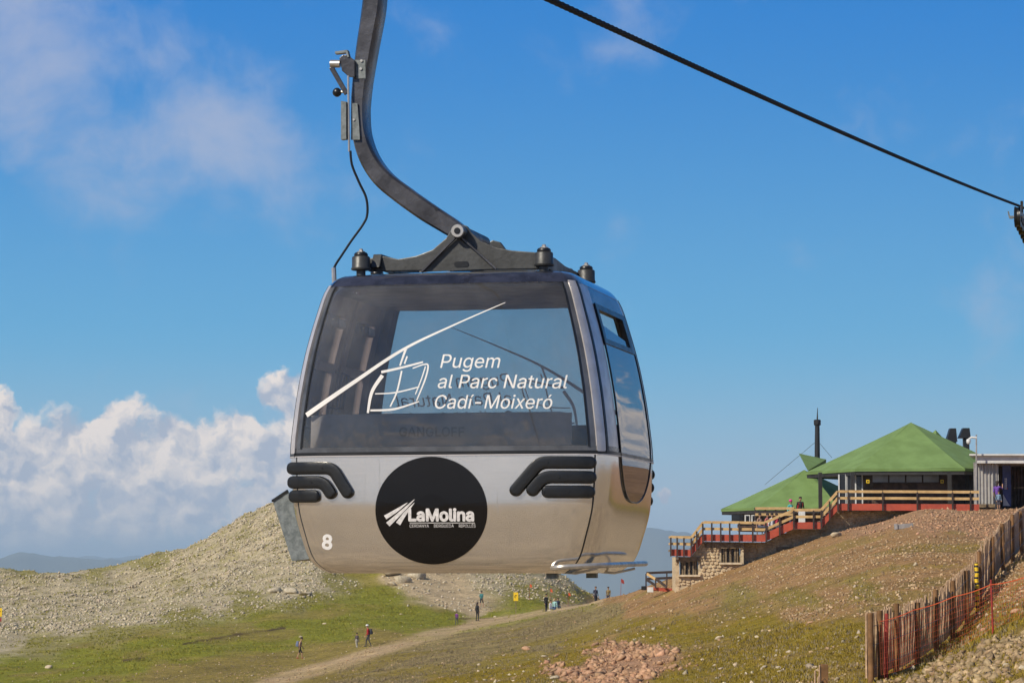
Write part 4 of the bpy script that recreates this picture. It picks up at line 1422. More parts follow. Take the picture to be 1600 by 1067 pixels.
def suspension():
    yf = -0.50
    outline = [(575, 424), (575, 404), (600, 400.5), (622, 405), (650, 400), (676, 390), (697, 372), (706, 356), (717, 350), (729, 353), (737, 364), (752, 377), (775, 387), (800, 391.5), (833, 394), (846, 396), (846, 420)]
    poly = lens_poly(outline, yf)
    sub = MB().prism(poly, (0, yf, 0), (1, 0, 0), (0, 0, 1), (0, 0.05, 0)).build('suspension_yoke', M_YOKE, GON, bevel=0.006)
    MB().prism([(x, z) for x, z in poly], (0, 0.45, 0), (1, 0, 0), (0, 0, 1), (0, 0.05, 0)).build('suspension_yoke', M_YOKE, GON, bevel=0.006)
    # triangular gusset in front with a slot, ribs along its edges
    tri = lens_poly([(660, 424.5), (716, 372), (774, 420)], yf - 0.03)
    MB().prism(tri, (0, yf - 0.03, 0), (1, 0, 0), (0, 0, 1), (0, 0.027, 0)).build('gusset', M_YOKE, sub)
    for a, b in (((659, 425), (714, 369)), ((776, 420.5), (719, 369))):
        (x0, z0), (x1, z1) = L(*a, yf - 0.045), L(*b, yf - 0.045)
        MB().bar((x0, yf - 0.045, z0), (x1, yf - 0.045, z1), 0.03, 0.011, up=(0, 0, 1)).build('gusset_rib', M_ARM, sub)
    (sx, sz) = L(721, 413, yf - 0.034)
    sl = [(sx + (0.03 if math.cos(t) > 0 else -0.03) + 0.019 * math.cos(t), sz + 0.019 * math.sin(t)) for t in np.linspace(0, 2 * math.pi, 25)[:-1]]
    MB().prism(sl, (0, yf - 0.034, 0), (1, 0, 0), (0, 0, 1), (0, 0.003, 0)).build('gusset_slot', M_GASKET, sub)
    # long beams joining the two yokes
    for px0 in (590, 846):
        x, z = L(px0, 408, yf)
        MB().prism([(-0.56, -0.045), (-0.50, 0.045), (-0.20, 0.05), (0.10, 0.03), (0.56, 0.03), (0.62, -0.045)], (x - 0.03, 0, z), (0, 1, 0), (0, 0, 1), (0.06, 0, 0)).build('suspension_beam', M_YOKE, GON, bevel=0.006)
    # pivot: pin with washer, bearing tube running back
    x, z = L(717, 362, yf - 0.06)
    MB().lathe([(0.048, -0.08), (0.048, 0.62)], (x, yf, z), 20, 'y').build('pivot_tube', M_YOKE, GON, smooth=True)
    w = MB().lathe([(0.020, -0.105), (0.040, -0.105), (0.044, -0.098), (0.044, -0.085), (0.02, -0.082)], (x, yf, z), 24, 'y').build('pivot_washer', M_STEEL, GON, smooth=True)
    MB().lathe([(0.018, -0.112), (0.021, -0.109), (0.021, -0.09)], (x, yf, z), 12, 'y').build('pivot_bolt', M_GASKET, w)
    # dampers at the four corners
    for (px, py, yl) in ((564, 428, -0.60), (850, 417, -0.58), (589, 428, 0.56), (916, 430, 0.56)):
        x, _ = L(px, py, yl)
        z0 = 1.905
        d = MB().lathe([(0.030, 0.0), (0.030, 0.03), (0.062, 0.035), (0.066, 0.045), (0.060, 0.055), (0.059, 0.118), (0.054, 0.124)], (x, yl, z0), 20).build('damper', M_YOKE, GON, smooth=True)
        MB().lathe([(0.044, 0.124), (0.046, 0.132), (0.046, 0.140), (0.038, 0.150)], (x, yl, z0), 16).build('damper_rubber', M_RUBBER, d, smooth=True)
        MB().lathe([(0.028, 0.150), (0.028, 0.158), (0.014, 0.162), (0.014, 0.172), (0.008, 0.176)], (x, yl, z0), 6).build('damper_nut', M_STEEL, d)
suspension()


def hanger():
    yl = -0.16
    centre = [(640, -125), (608, -112), (594, -70), (588, -20), (584, 20), (574, 80), (567, 130), (564, 170), (566, 210), (578, 248), (600, 280), (632, 306), (670, 333), (705, 355), (730, 372)]
    widths = [30, 34, 36, 37, 37, 34, 31, 29, 30, 33, 36, 38, 38, 36, 30]
    C = np.array([L(a, b, yl) for a, b in centre])
    k = len(C)
    tt = np.linspace(0, k - 1, (k - 1) * 6 + 1)
    out = []
    for u in tt:
        i = min(int(u), k - 2); w = u - i
        p0, p1, p2, p3 = C[max(i - 1, 0)], C[i], C[i + 1], C[min(i + 2, k - 1)]
        out.append(0.5 * (2 * p1 + (p2 - p0) * w + (2 * p0 - 5 * p1 + 4 * p2 - p3) * w * w + (3 * p1 - p0 - 3 * p2 + p3) * w ** 3))
    C = np.array(out)
    W = np.interp(tt, np.arange(k), widths) / 238.0 / 2
    T = np.gradient(C, axis=0); T /= np.linalg.norm(T, axis=1)[:, None]
    Nn = np.stack([-T[:, 1], T[:, 0]], -1)
    dep = 0.20
    vs = []; fs = []
    sec = [(-1, -0.82), (-0.78, -1), (0.78, -1), (1, -0.82), (1, 0.82), (0.78, 1), (-0.78, 1), (-1, 0.82)]
    for c, nn, w in zip(C, Nn, W):
        ww = w - 0.015
        for a, b in sec:
            p = c + nn * a * ww
            vs.append((p[0], yl + b * dep / 2, p[1]))
    m = len(sec); n = len(C)
    for i in range(n - 1):
        for j in range(m):
            j2 = (j + 1) % m
            fs.append((i * m + j, (i + 1) * m + j, (i + 1) * m + j2, i * m + j2))
    fs += [tuple(range(m)), tuple((n - 1) * m + j for j in reversed(range(m)))]
    arm = MB().add(vs, fs).build('hanger_arm', M_ARM, GON, smooth=True)
    # weld collar and hole near the foot
    yf = yl - dep / 2
    x, z = L(682, 327, yf)
    MB().lathe([(0.013, -0.002), (0.013, 0.003)], (x, yf, z), 10, 'y').build('arm_hole', M_GASKET, arm)
    # door-release lever assembly on the side of the arm
    ya = yf - 0.006
    pl = [L(a, b, ya) for a, b in ((553, 94), (571, 94), (571, 123), (556, 123))]
    br = MB().prism(pl, (0, ya, 0), (1, 0, 0), (0, 0, 1), (0, 0.006, 0)).build('release_bracket', M_GALV, GON)
    for (a, b) in ((565, 95.5), (564, 108)):
        x, z = L(a, b, ya)
        MB().lathe([(0.010, -0.008), (0.010, 0.0)], (x, ya, z), 6, 'y').build('bolt', M_STEEL, br)
    hd = [L(a, b, ya) for a, b in ((532, 92), (538, 87), (546, 88), (556, 96), (556, 122), (546, 121), (536, 112))]
    MB().prism(hd, (0, ya - 0.03, 0), (1, 0, 0), (0, 0, 1), (0, 0.03, 0)).build('release_head', M_ARM, br, bevel=0.004)
    tp = [L(a, b, ya) for a, b in ((526, 86), (526, 82.5), (545, 80), (548, 91), (545, 91), (543, 84))]
    MB().prism(tp, (0, ya - 0.04, 0), (1, 0, 0), (0, 0, 1), (0, 0.05, 0)).build('release_finger', M_GALV, br)
    x0, z0 = L(518, 101, ya); x1, z1 = L(533, 101, ya)
    MB().tube([(x0, ya - 0.02, z0), (x1, ya - 0.02, z1)], 0.026, 14).build('release_roller', M_STEEL, br, smooth=True)
    a, b = L(519, 106, ya), L(543, 148, ya)
    MB().bar((a[0], ya - 0.02, a[1]), (b[0], ya - 0.02, b[1]), 0.02, 0.032).build('release_lever', M_ARM, br, bevel=0.004)
    a, b = L(528, 145.5, ya), L(544, 144, ya)
    MB().tube([(a[0], ya - 0.02, a[1]), (b[0], ya - 0.02, b[1])], 0.009, 8).build('lever_pin', M_STEEL, br)
    cxz = L(528, 145.5, ya)
    MB().lathe([(0.006, -0.031), (0.02, -0.024), (0.031, -0.008), (0.031, 0.008), (0.02, 0.024), (0.006, 0.031)], (cxz[0], ya - 0.02, cxz[1]), 14, 'x').build('lever_knob', M_RUBBER, br, smooth=True)
    # cable channel
    ch = [L(a, b, ya) for a, b in ((536, 160), (544, 161), (544, 219), (536, 220))]
    MB().prism(ch, (0, ya - 0.05, 0), (1, 0, 0), (0, 0, 1), (0, 0.05, 0)).build('cable_guard', M_GALV, GON)
    ch = [L(a, b, ya) for a, b in ((550, 162), (559, 162), (562, 200), (563, 219), (549, 219))]
    g2 = MB().prism(ch, (0, ya - 0.012, 0), (1, 0, 0), (0, 0, 1), (0, 0.012, 0)).build('cable_plate', M_GALV, GON)
    x, z = L(554, 188, ya)
    MB().lathe([(0.008, -0.02), (0.008, -0.01)], (x, ya, z), 6, 'y').build('bolt', M_STEEL, g2)
    rod = [L(a, b, ya) for a, b in ((546, 120), (546.5, 160), (547, 205), (547.5, 238))]
    MB().tube([(a, ya - 0.03, b) for a, b in rod], 0.0075, 8).build('release_rod', M_STEEL, GON, smooth=True)
    cab = [(547.5, 236), (550, 258), (561, 285), (572, 309), (574, 333), (568, 352), (553, 377), (540, 401), (532, 418), (530, 431)]
    pts = [L(a, b, ya - 0.03) for a, b in cab]
    path = []
    for i in range(len(pts) - 1):
        for t in np.linspace(0, 1, 6)[:-1]:
            p0, p1, p2, p3 = [Vector(pts[min(max(j, 0), len(pts) - 1)]) for j in (i - 1, i, i + 1, i + 2)]
            q = 0.5 * (2 * p1 + (p2 - p0) * t + (2 * p0 - 5 * p1 + 4 * p2 - p3) * t * t + (3 * p1 - p0 - 3 * p2 + p3) * t ** 3)
            f = (i + t) / (len(pts) - 1)
            path.append((q[0], ya - 0.03 - 0.32 * max(0, f - 0.5), q[1]))
    MB().tube(path, 0.0085, 8).build('control_cable', M_RUBBER, GON, smooth=True)
    MB().tube([Vector(path[-2]) + Vector((0.004, 0, 0.02)), Vector(path[-1]) + Vector((0.012, 0, -0.085))], 0.016, 8).build('cable_ferrule', M_STEEL, GON, smooth=True)
    return L(652, -98, 0)


gx, gzz = hanger()

# ------------------------------------------------------------------ haul rope and its tower
R0 = P(855, -2, 22.2); R1 = P(1590, 321, 60.0)
rope_dir = (R1 - R0)
def rope_pt(Y):
    t = (Y - R0.y) / rope_dir.y
    p = R0 + rope_dir * t
    p.z -= 0.25 * max(0.0, t) * (1 - min(t, 1)) * 1.0
    return p
M_ROPE = mat('steel_rope', (0.012, 0.012, 0.013), 0.7, 0.0, 0.4, 60, spec=0.1)
def build_rope():
    ys = np.linspace(-30, 60, 220)
    n = 12; k = len(ys)
    # six visible strands laid in a helix
    fine = np.concatenate([np.linspace(-30, 14, 30), np.linspace(14, 61.5, 1500)])
    vs = []; fs = []
    d = rope_dir.normalized(); s = d.cross(Vector((0, 0, 1))).normalized(); u = s.cross(d)
    for i, Y in enumerate(fine):
        c = rope_pt(Y)
        for j in range(n):
            a = 2 * math.pi * j / n
            r = 0.026 * (1 + 0.10 * math.cos(6 * (a - Y * 2 * math.pi / 0.9)))
            vs.append(c + (s * math.cos(a) + u * math.sin(a)) * r)
    for i in range(len(fine) - 1):
        for j in range(n):
            j2 = (j + 1) % n
            fs.append((i * n + j, (i + 1) * n + j, (i + 1) * n + j2, i * n + j2))
    tag(MB().add(vs, fs).build('haul_rope', M_ROPE, smooth=False, recalc=False), 'black stranded steel haul rope running up to the sheaves', 'rope')
build_rope()
# grip that clamps the arm to the rope
gp = rope_pt(CAB.y + 0.0)
loc = gp - CAB
lx, ly = loc.dot(EX), loc.dot(EY)
grip = MB().box((lx, ly, loc.z - 0.055), (0.16, 0.5, 0.06)).box((lx - 0.06, ly, loc.z), (0.035, 0.4, 0.12)).box((lx + 0.06, ly, loc.z + 0.01), (0.035, 0.3, 0.10))
ax_, az_ = L(640, -125, -0.16)
grip.bar((ax_ - 0.02, -0.16, az_), (lx, ly, loc.z - 0.07), 0.14, 0.12)
grip.build('rope_grip', M_ARM, GON, bevel=0.008)


def lift_tower():
    base = rope_pt(60.0)
    d = rope_dir.normalized()
    dirh = Vector((d.x, d.y, 0)).normalized(); side = Vector((dirh.y, -dirh.x, 0))
    tx, ty = base.x + dirh.x * 1.6 + side.x * 1.5, base.y + dirh.y * 1.6 + side.y * 1.5
    g = gz(tx, ty)
    t = thing('lift_tower', 'dark cable-lift tower head with a train of sheave wheels under the haul rope', 'lift tower', (tx, ty, g))
    O = Vector((tx, ty, g))
    mp = MATS.get('tower_paint') or mat('tower_paint', (0.045, 0.04, 0.036), 0.55, 0.3, 0.3, 4)
    H = base.z - g
    MB().tube([(0, 0, -0.5), (0, 0, H * 0.5), (0, 0, H - 0.75)], [0.42, 0.36, 0.30], 20).build('mast', mp, t, smooth=True)
    c = base + dirh * 1.6 - O
    MB().bar((0.0, 0, H - 0.95), (c.x, c.y, H - 0.95), 0.3, 0.3).build('crossarm', mp, t, bevel=0.02)
    def tp(s):
        return base + dirh * s + Vector((0, 0, -0.012 * s - 0.055 * max(0, s) ** 1.35)) - O
    bm_ = MB()
    ss = [0.05 + 0.44 * i for i in range(9)]
    for a, b in zip(ss[:-1], ss[1:]):
        for off in (-0.075, 0.075):
            p, q = tp(a) + side * off + Vector((0, 0, -0.27)), tp(b) + side * off + Vector((0, 0, -0.27))
            bm_.bar(p, q, 0.02, 0.13)
    bm_.build('sheave_beam', mp, t)
    for i, s in enumerate(ss):
        c0 = tp(s) + Vector((0, 0, -0.24))
        vs = []; fs = []; n = 22
        prof = [(0.05, -0.07), (0.17, -0.06), (0.225, -0.065), (0.225, -0.05), (0.20, -0.012), (0.20, 0.012), (0.225, 0.05), (0.225, 0.065), (0.17, 0.06), (0.05, 0.07)]
        for r, h in prof:
            for j in range(n):
                a = 2 * math.pi * j / n
                vs.append(c0 + side * h + dirh * (r * math.cos(a)) + Vector((0, 0, r * math.sin(a))))
        for q in range(len(prof) - 1):
            for j in range(n):
                fs.append((q * n + j, q * n + (j + 1) % n, (q + 1) * n + (j + 1) % n, (q + 1) * n + j))
        fs += [tuple(range(n)), tuple((len(prof) - 1) * n + j for j in range(n))]
        sh = MB().add(vs, fs).build('sheave', M_RUBBER, t, smooth=True)
        MB().tube([c0 - side * 0.11, c0 + side * 0.11], 0.022, 8).build('axle_nut', M_STEEL, sh)
    # rope catcher fingers
    p = tp(0.02)
    ct = MB().bar(p + side * -0.10 + Vector((0, 0, -0.25)), p + side * -0.17 + Vector((0, 0, -0.25)), 0.05, 0.06).bar(p - side * 0.17 + Vector((0, 0, -0.27)), p - side * 0.20 + Vector((0, 0, -0.12)), 0.03, 0.03)
    ct.build('rope_catcher', M_GALV, t)
    p = tp(0.3)
    MB().bar(p + side * 0.06 + Vector((0, 0, -0.1)), p + side * 0.06 + Vector((0, 0, 0.14)), 0.05, 0.05).build('derailment_switch', mp, t)
    # rope beyond the tower
    return t
lift_tower()

# ------------------------------------------------------------------ mountain lodge
M_GROOF = mat('green_roof_felt', (0.155, 0.245, 0.075), 0.85, 0, 0.12, 0.9, 0.15, 5, color2=(0.118, 0.19, 0.055))
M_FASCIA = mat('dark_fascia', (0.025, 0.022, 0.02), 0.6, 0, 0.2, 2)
M_REDPAINT = mat('red_painted_board', (0.48, 0.085, 0.042), 0.6, 0, 0.2, 1.6, color2=(0.33, 0.055, 0.03))
M_BOARD = mat('sunbleached_board', (0.62, 0.42, 0.19), 0.7, 0, 0.2, 3.0, color2=(0.46, 0.29, 0.12))
M_POST = mat('dark_rail_post', (0.045, 0.028, 0.022), 0.6, 0, 0.2, 3)
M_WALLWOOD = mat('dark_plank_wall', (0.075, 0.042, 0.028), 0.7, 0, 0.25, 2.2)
M_TIMBER = mat('old_timber', (0.20, 0.145, 0.085), 0.8, 0, 0.3, 5)
M_STONE = mat('lodge_stone', (0.62, 0.49, 0.31), 0.9, 0, 0.3, 2.3, 0.4, 9, color2=(0.40, 0.28, 0.165))
M_MORTAR = mat('lodge_mortar', (0.50, 0.40, 0.26), 0.95, 0, 0.2, 3, 0.3, 12)
M_SILL = mat('pale_sill', (0.58, 0.47, 0.33), 0.8, 0, 0.15, 4)
M_WINDOW = mat('dark_window', (0.02, 0.022, 0.026), 0.06, 0, 0.1, 2)
M_WFRAME = mat('white_frame', (0.62, 0.62, 0.60), 0.6, 0, 0.1, 3)
M_YELLOW = mat('yellow_sign', (0.80, 0.52, 0.015), 0.5, 0, 0.06, 3)
M_BLACKP = mat('black_paint', (0.012, 0.012, 0.013), 0.5, 0, 0.2, 3)
M_CORR = mat('corrugated_zinc', (0.44, 0.42, 0.39), 0.5, 0.35, 0.12, 2.5)
M_WROOF = mat('white_sheet_roof', (0.62, 0.61, 0.58), 0.5, 0.0, 0.1, 2)
M_BLUE = mat('blue_panel', (0.045, 0.06, 0.19), 0.5, 0, 0.15, 2)
M_CONC = mat('concrete', (0.30, 0.28, 0.27), 0.85, 0, 0.15, 3, 0.2, 20)


def hex_pts(c, R, z, rot=9.0):
    return [Vector((c.x + R * math.cos(math.radians(rot + 60 * k)), c.y - R * math.sin(math.radians(rot + 60 * k)), z)) for k in range(6)]


def pavilion(name, label, px, Y, R, py_eave, py_apex, z_floor, wallR):
    c = P(px, 885, Y); c.z = 0
    front_y = Y - R * 0.93
    ze = P(px, py_eave, front_y).z
    za = P(px, py_apex, Y).z
    t = thing(name, label, 'building', (c.x, c.y, z_floor))
    o = Vector((c.x, c.y, z_floor)); c0 = Vector((0, 0, 0))
    H = ze - z_floor; A = za - z_floor
    # six roof slopes, each a slab
    rim = hex_pts(c0, R, H)
    rf = bpy.data.objects.new('roof', None)
    apex = Vector((0, 0, A))
    first = None
    for k in range(6):
        a, b = rim[k], rim[(k + 1) % 6]
        dn = Vector((0, 0, -0.16))
        ga, gb = a.lerp(b, 0.0), b
        # subdivided so that the felt sags slightly
        vs = []; fs = []; n = 10
        for i in range(n + 1):
            for j in range(i + 1):
                s = i / n; u = j / i if i else 0
                p = apex.lerp(a.lerp(b, u), s)
                p.z += -0.05 * math.sin(math.pi * s) + 0.015 * math.sin(9 * u + 5 * s + k)
                vs.append(p)
        def ix(i, j): return i * (i + 1) // 2 + j
        for i in range(n):
            for j in range(i + 1):
                fs.append((ix(i, j), ix(i + 1, j), ix(i + 1, j + 1)))
                if j < i: fs.append((ix(i, j), ix(i + 1, j + 1), ix(i, j + 1)))
        m0 = len(vs)
        vs += [a + dn, b + dn, apex + dn]
        fs += [(ix(n, 0), m0, m0 + 1, ix(n, n)), (m0, m0 + 2, m0 + 1)]
        ob = MB().add(vs, fs).build('roof', M_GROOF, t, recalc=False)
        # ridge capping
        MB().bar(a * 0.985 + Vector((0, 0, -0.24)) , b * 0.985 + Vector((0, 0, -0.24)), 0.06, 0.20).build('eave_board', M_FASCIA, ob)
    # soffit
    sof = hex_pts(c0, R * 0.97, H - 0.30)
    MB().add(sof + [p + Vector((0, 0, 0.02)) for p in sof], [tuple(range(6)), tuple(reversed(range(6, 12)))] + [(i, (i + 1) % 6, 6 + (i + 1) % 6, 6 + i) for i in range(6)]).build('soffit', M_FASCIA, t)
    wp = hex_pts(c0, wallR, 0)
    for k in range(6):
        a, b = wp[k], wp[(k + 1) % 6]
        d = (b - a).normalized(); nrm = Vector((d.y, -d.x, 0))
        if nrm.dot(a) < 0: nrm = -nrm
        w = MB()
        w.bar(a + Vector((0, 0, H / 2 - 0.15)) - nrm * 0.1, b + Vector((0, 0, H / 2 - 0.15)) - nrm * 0.1, 0.12, H - 0.3)
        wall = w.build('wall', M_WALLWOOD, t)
        nb = int((H - 0.4) / 0.24)
        for i in range(nb):
            z = 0.14 + i * 0.24
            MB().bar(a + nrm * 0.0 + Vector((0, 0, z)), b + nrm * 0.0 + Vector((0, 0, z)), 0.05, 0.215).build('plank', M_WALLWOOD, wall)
    return t, o, H


ZD_MAIN = P(1400, 787, 166).z
ZD_LOW = P(1150, 834, 166).z
MAIN, OM, HM = pavilion('mountain_lodge', 'six-sided lodge with tall green pyramid roof above the long red-edged deck', 1426, 178, 6.6, 731.5, 660, ZD_MAIN, 4.5)
LOW, OL, HL = pavilion('lodge_wing', 'lower six-sided lodge wing with green roof and slim dark chimney', 1258, 187, 5.5, 792.5, 734, ZD_LOW + 0.4, 4.4)


def on(t, o, px, py, Y):
    return P(px, py, Y) - o


def lodge_details():
    t, o = MAIN, OM
    # window band on the wall that faces the valley
    wy = 178 - 4.5 * 0.866 * 1.03 - 0.10
    for k in range(4):
        x0, x1 = 1362.5 + k * 26.4, 1362.5 + k * 26.4 + 23.8
        a, b = on(t, o, x0, 754, wy), on(t, o, x1, 741, wy)
        sl = 0.157 * ((x0 + x1) / 2 - 1426) / 25.0           # follow the slanted wall
        mb = MB().box(((a.x + b.x) / 2, (a.y + b.y) / 2 - 0.28, (a.z + b.z) / 2), (b.x - a.x, 0.06, b.z - a.z))
        wd = mb.build('window', mat('lodge_pane', (0.20, 0.20, 0.21), 0.12, 0, 0.15, 1), t)
        f = MB()
        for q in (a.z, b.z):
            f.box(((a.x + b.x) / 2, (a.y + b.y) / 2 - 0.30, q), (b.x - a.x + 0.1, 0.08, 0.05))
        f.build('window_frame', M_POST, wd)
    # doors with pale frames on the entrance wall
    for x0, x1 in ((1311, 1321.5), (1323, 1330.5), (1337, 1347)):
        a, b = on(t, o, x0, 787, 174.2), on(t, o, x1, 741, 174.2)
        d = MB().box(((a.x + b.x) / 2, a.y, (a.z + b.z) / 2), (b.x - a.x, 0.07, b.z - a.z)).build('door', M_WINDOW, t)
        for x in (a.x, b.x):
            MB().box((x, a.y - 0.03, (a.z + b.z) / 2), (0.075, 0.09, b.z - a.z)).build('door_frame', M_WFRAME, d)
    for px, py in ((1356, 752), (1472, 752)):
        p = on(t, o, px, py, 172.9)
        s = MB().box((p.x, p.y, p.z), (0.19, 0.03, 0.21)).build('notice', M_YELLOW, t)
        MB().box((p.x, p.y - 0.018, p.z), (0.09, 0.006, 0.10)).build('notice_mark', M_BLACKP, s)
    for px, Y, py0, py1 in ((1282, 176.5, 738, 800), (1332.5, 170.6, 737, 788), (1484, 170.6, 737, 788), (1512, 174, 737, 788)):
        a, b = on(t, o, px, py1, Y), on(t, o, px, py0, Y)
        MB().box((a.x, a.y, (a.z + b.z) / 2), (0.22, 0.22, b.z - a.z)).build('column', M_FASCIA, t)
    # hidden dormer tip behind the ridge and the two black flue cowls
    a = on(t, o, 1462, 671.5, 180)
    MB().add([a, a + Vector((-1.0, 0.6, -0.9)), a + Vector((1.2, 0.6, -1.2)), a + Vector((0.1, -0.3, -1.1))], [(0, 1, 3), (0, 3, 2), (0, 2, 1), (1, 2, 3)]).build('dormer', M_GROOF, t)
    for (b0, b1, t0, t1, yb, yt) in ((1479, 1496, 1485, 1494, 690, 669), (1499, 1517, 1505, 1515, 684, 668.5)):
        Y = 184
        pts = []
        for dy in (0, 0.9):
            for px, py in ((b0, yb), (b1, yb), (t1, yt), (t0, yt)):
                p = on(t, o, px, py, Y); p.y += dy * (1 if py == yb else 0.8)
                pts.append(p)
        fl = MB().add(pts, [(0, 1, 2, 3), (7, 6, 5, 4), (0, 4, 5, 1), (1, 5, 6, 2), (2, 6, 7, 3), (3, 7, 4, 0)]).build('flue_cowl', M_BLACKP, t)
        p = on(t, o, (b0 + b1) / 2 + 3, yb + 8, Y)
        MB().box((p.x, p.y + 0.4, p.z), (0.36, 0.5, 1.0)).build('flue', M_BLACKP, fl)
    # lower wing: window, prow roof, chimney mast
    t, o = LOW, OL
    for x0, x1, m in ((1143, 1162, M_WINDOW), (1163.5, 1172, M_WFRAME), (1174, 1180, M_WFRAME)):
        a, b = on(t, o, x0, 818, 181.8), on(t, o, x1, 804, 181.8)
        wdw = MB().box(((a.x + b.x) / 2, a.y, (a.z + b.z) / 2), (b.x - a.x, 0.08, b.z - a.z)).build('window', m, t)
        MB().box(((a.x + b.x) / 2, a.y - 0.05, (a.z + b.z) / 2), (b.x - a.x - 0.14, 0.02, b.z - a.z - 0.12)).build('window_pane', M_WINDOW, wdw)
    a, b, c, d, e = [on(t, o, *q) for q in ((1248, 708, 183.5), (1291, 717.5, 184.5), (1262, 735, 179.5), (1290, 733, 187), (1257, 724, 186.5))]
    MB().add([a, b, c, d, e], [(0, 2, 1), (1, 2, 3), (0, 1, 3, 4), (0, 4, 2), (2, 4, 3)]).build('prow_roof', M_GROOF, t)
    a, b = on(t, o, 1277, 735, 185), on(t, o, 1277, 662, 185)
    ch = MB().tube([a, b], [0.19, 0.15], 12).build('chimney', M_BLACKP, t)
    MB().lathe([(0.20, 0), (0.23, 0.05), (0.23, 0.33), (0.18, 0.37)], b - Vector((0, 0, 0.1)), 12).build('chimney_cap', M_BLACKP, ch)
    a, c = on(t, o, 1277, 660, 185), on(t, o, 1277.4, 637, 185)
    MB().tube([a, c], [0.06, 0.018], 8).build('lightning_rod', M_BLACKP, ch)
    for q in ((1195, 757, 186), (1300, 715, 187)):
        a, c = on(t, o, 1277, 688, 185), on(t, o, *q)
        MB().tube([a, c], 0.012, 5).build('guy_wire', M_BLACKP, ch)


lodge_details()


# ------------------------------------------------------------------ stepped terrace in front of the lodge
SEGS = [(1048, 868, 1080, 869), (1080, 869, 1099, 845), (1099, 845, 1195, 846), (1195, 846, 1240, 826), (1240, 826, 1283, 826), (1283, 826, 1309, 797), (1309, 797, 1530, 798)]
POSTS = [1048, 1058, 1068.5, 1080, 1088.5, 1098, 1112, 1126, 1140, 1155, 1176, 1197, 1218, 1240, 1271, 1283, 1296, 1309, 1325, 1379, 1433, 1488, 1516]
YT = 166.0


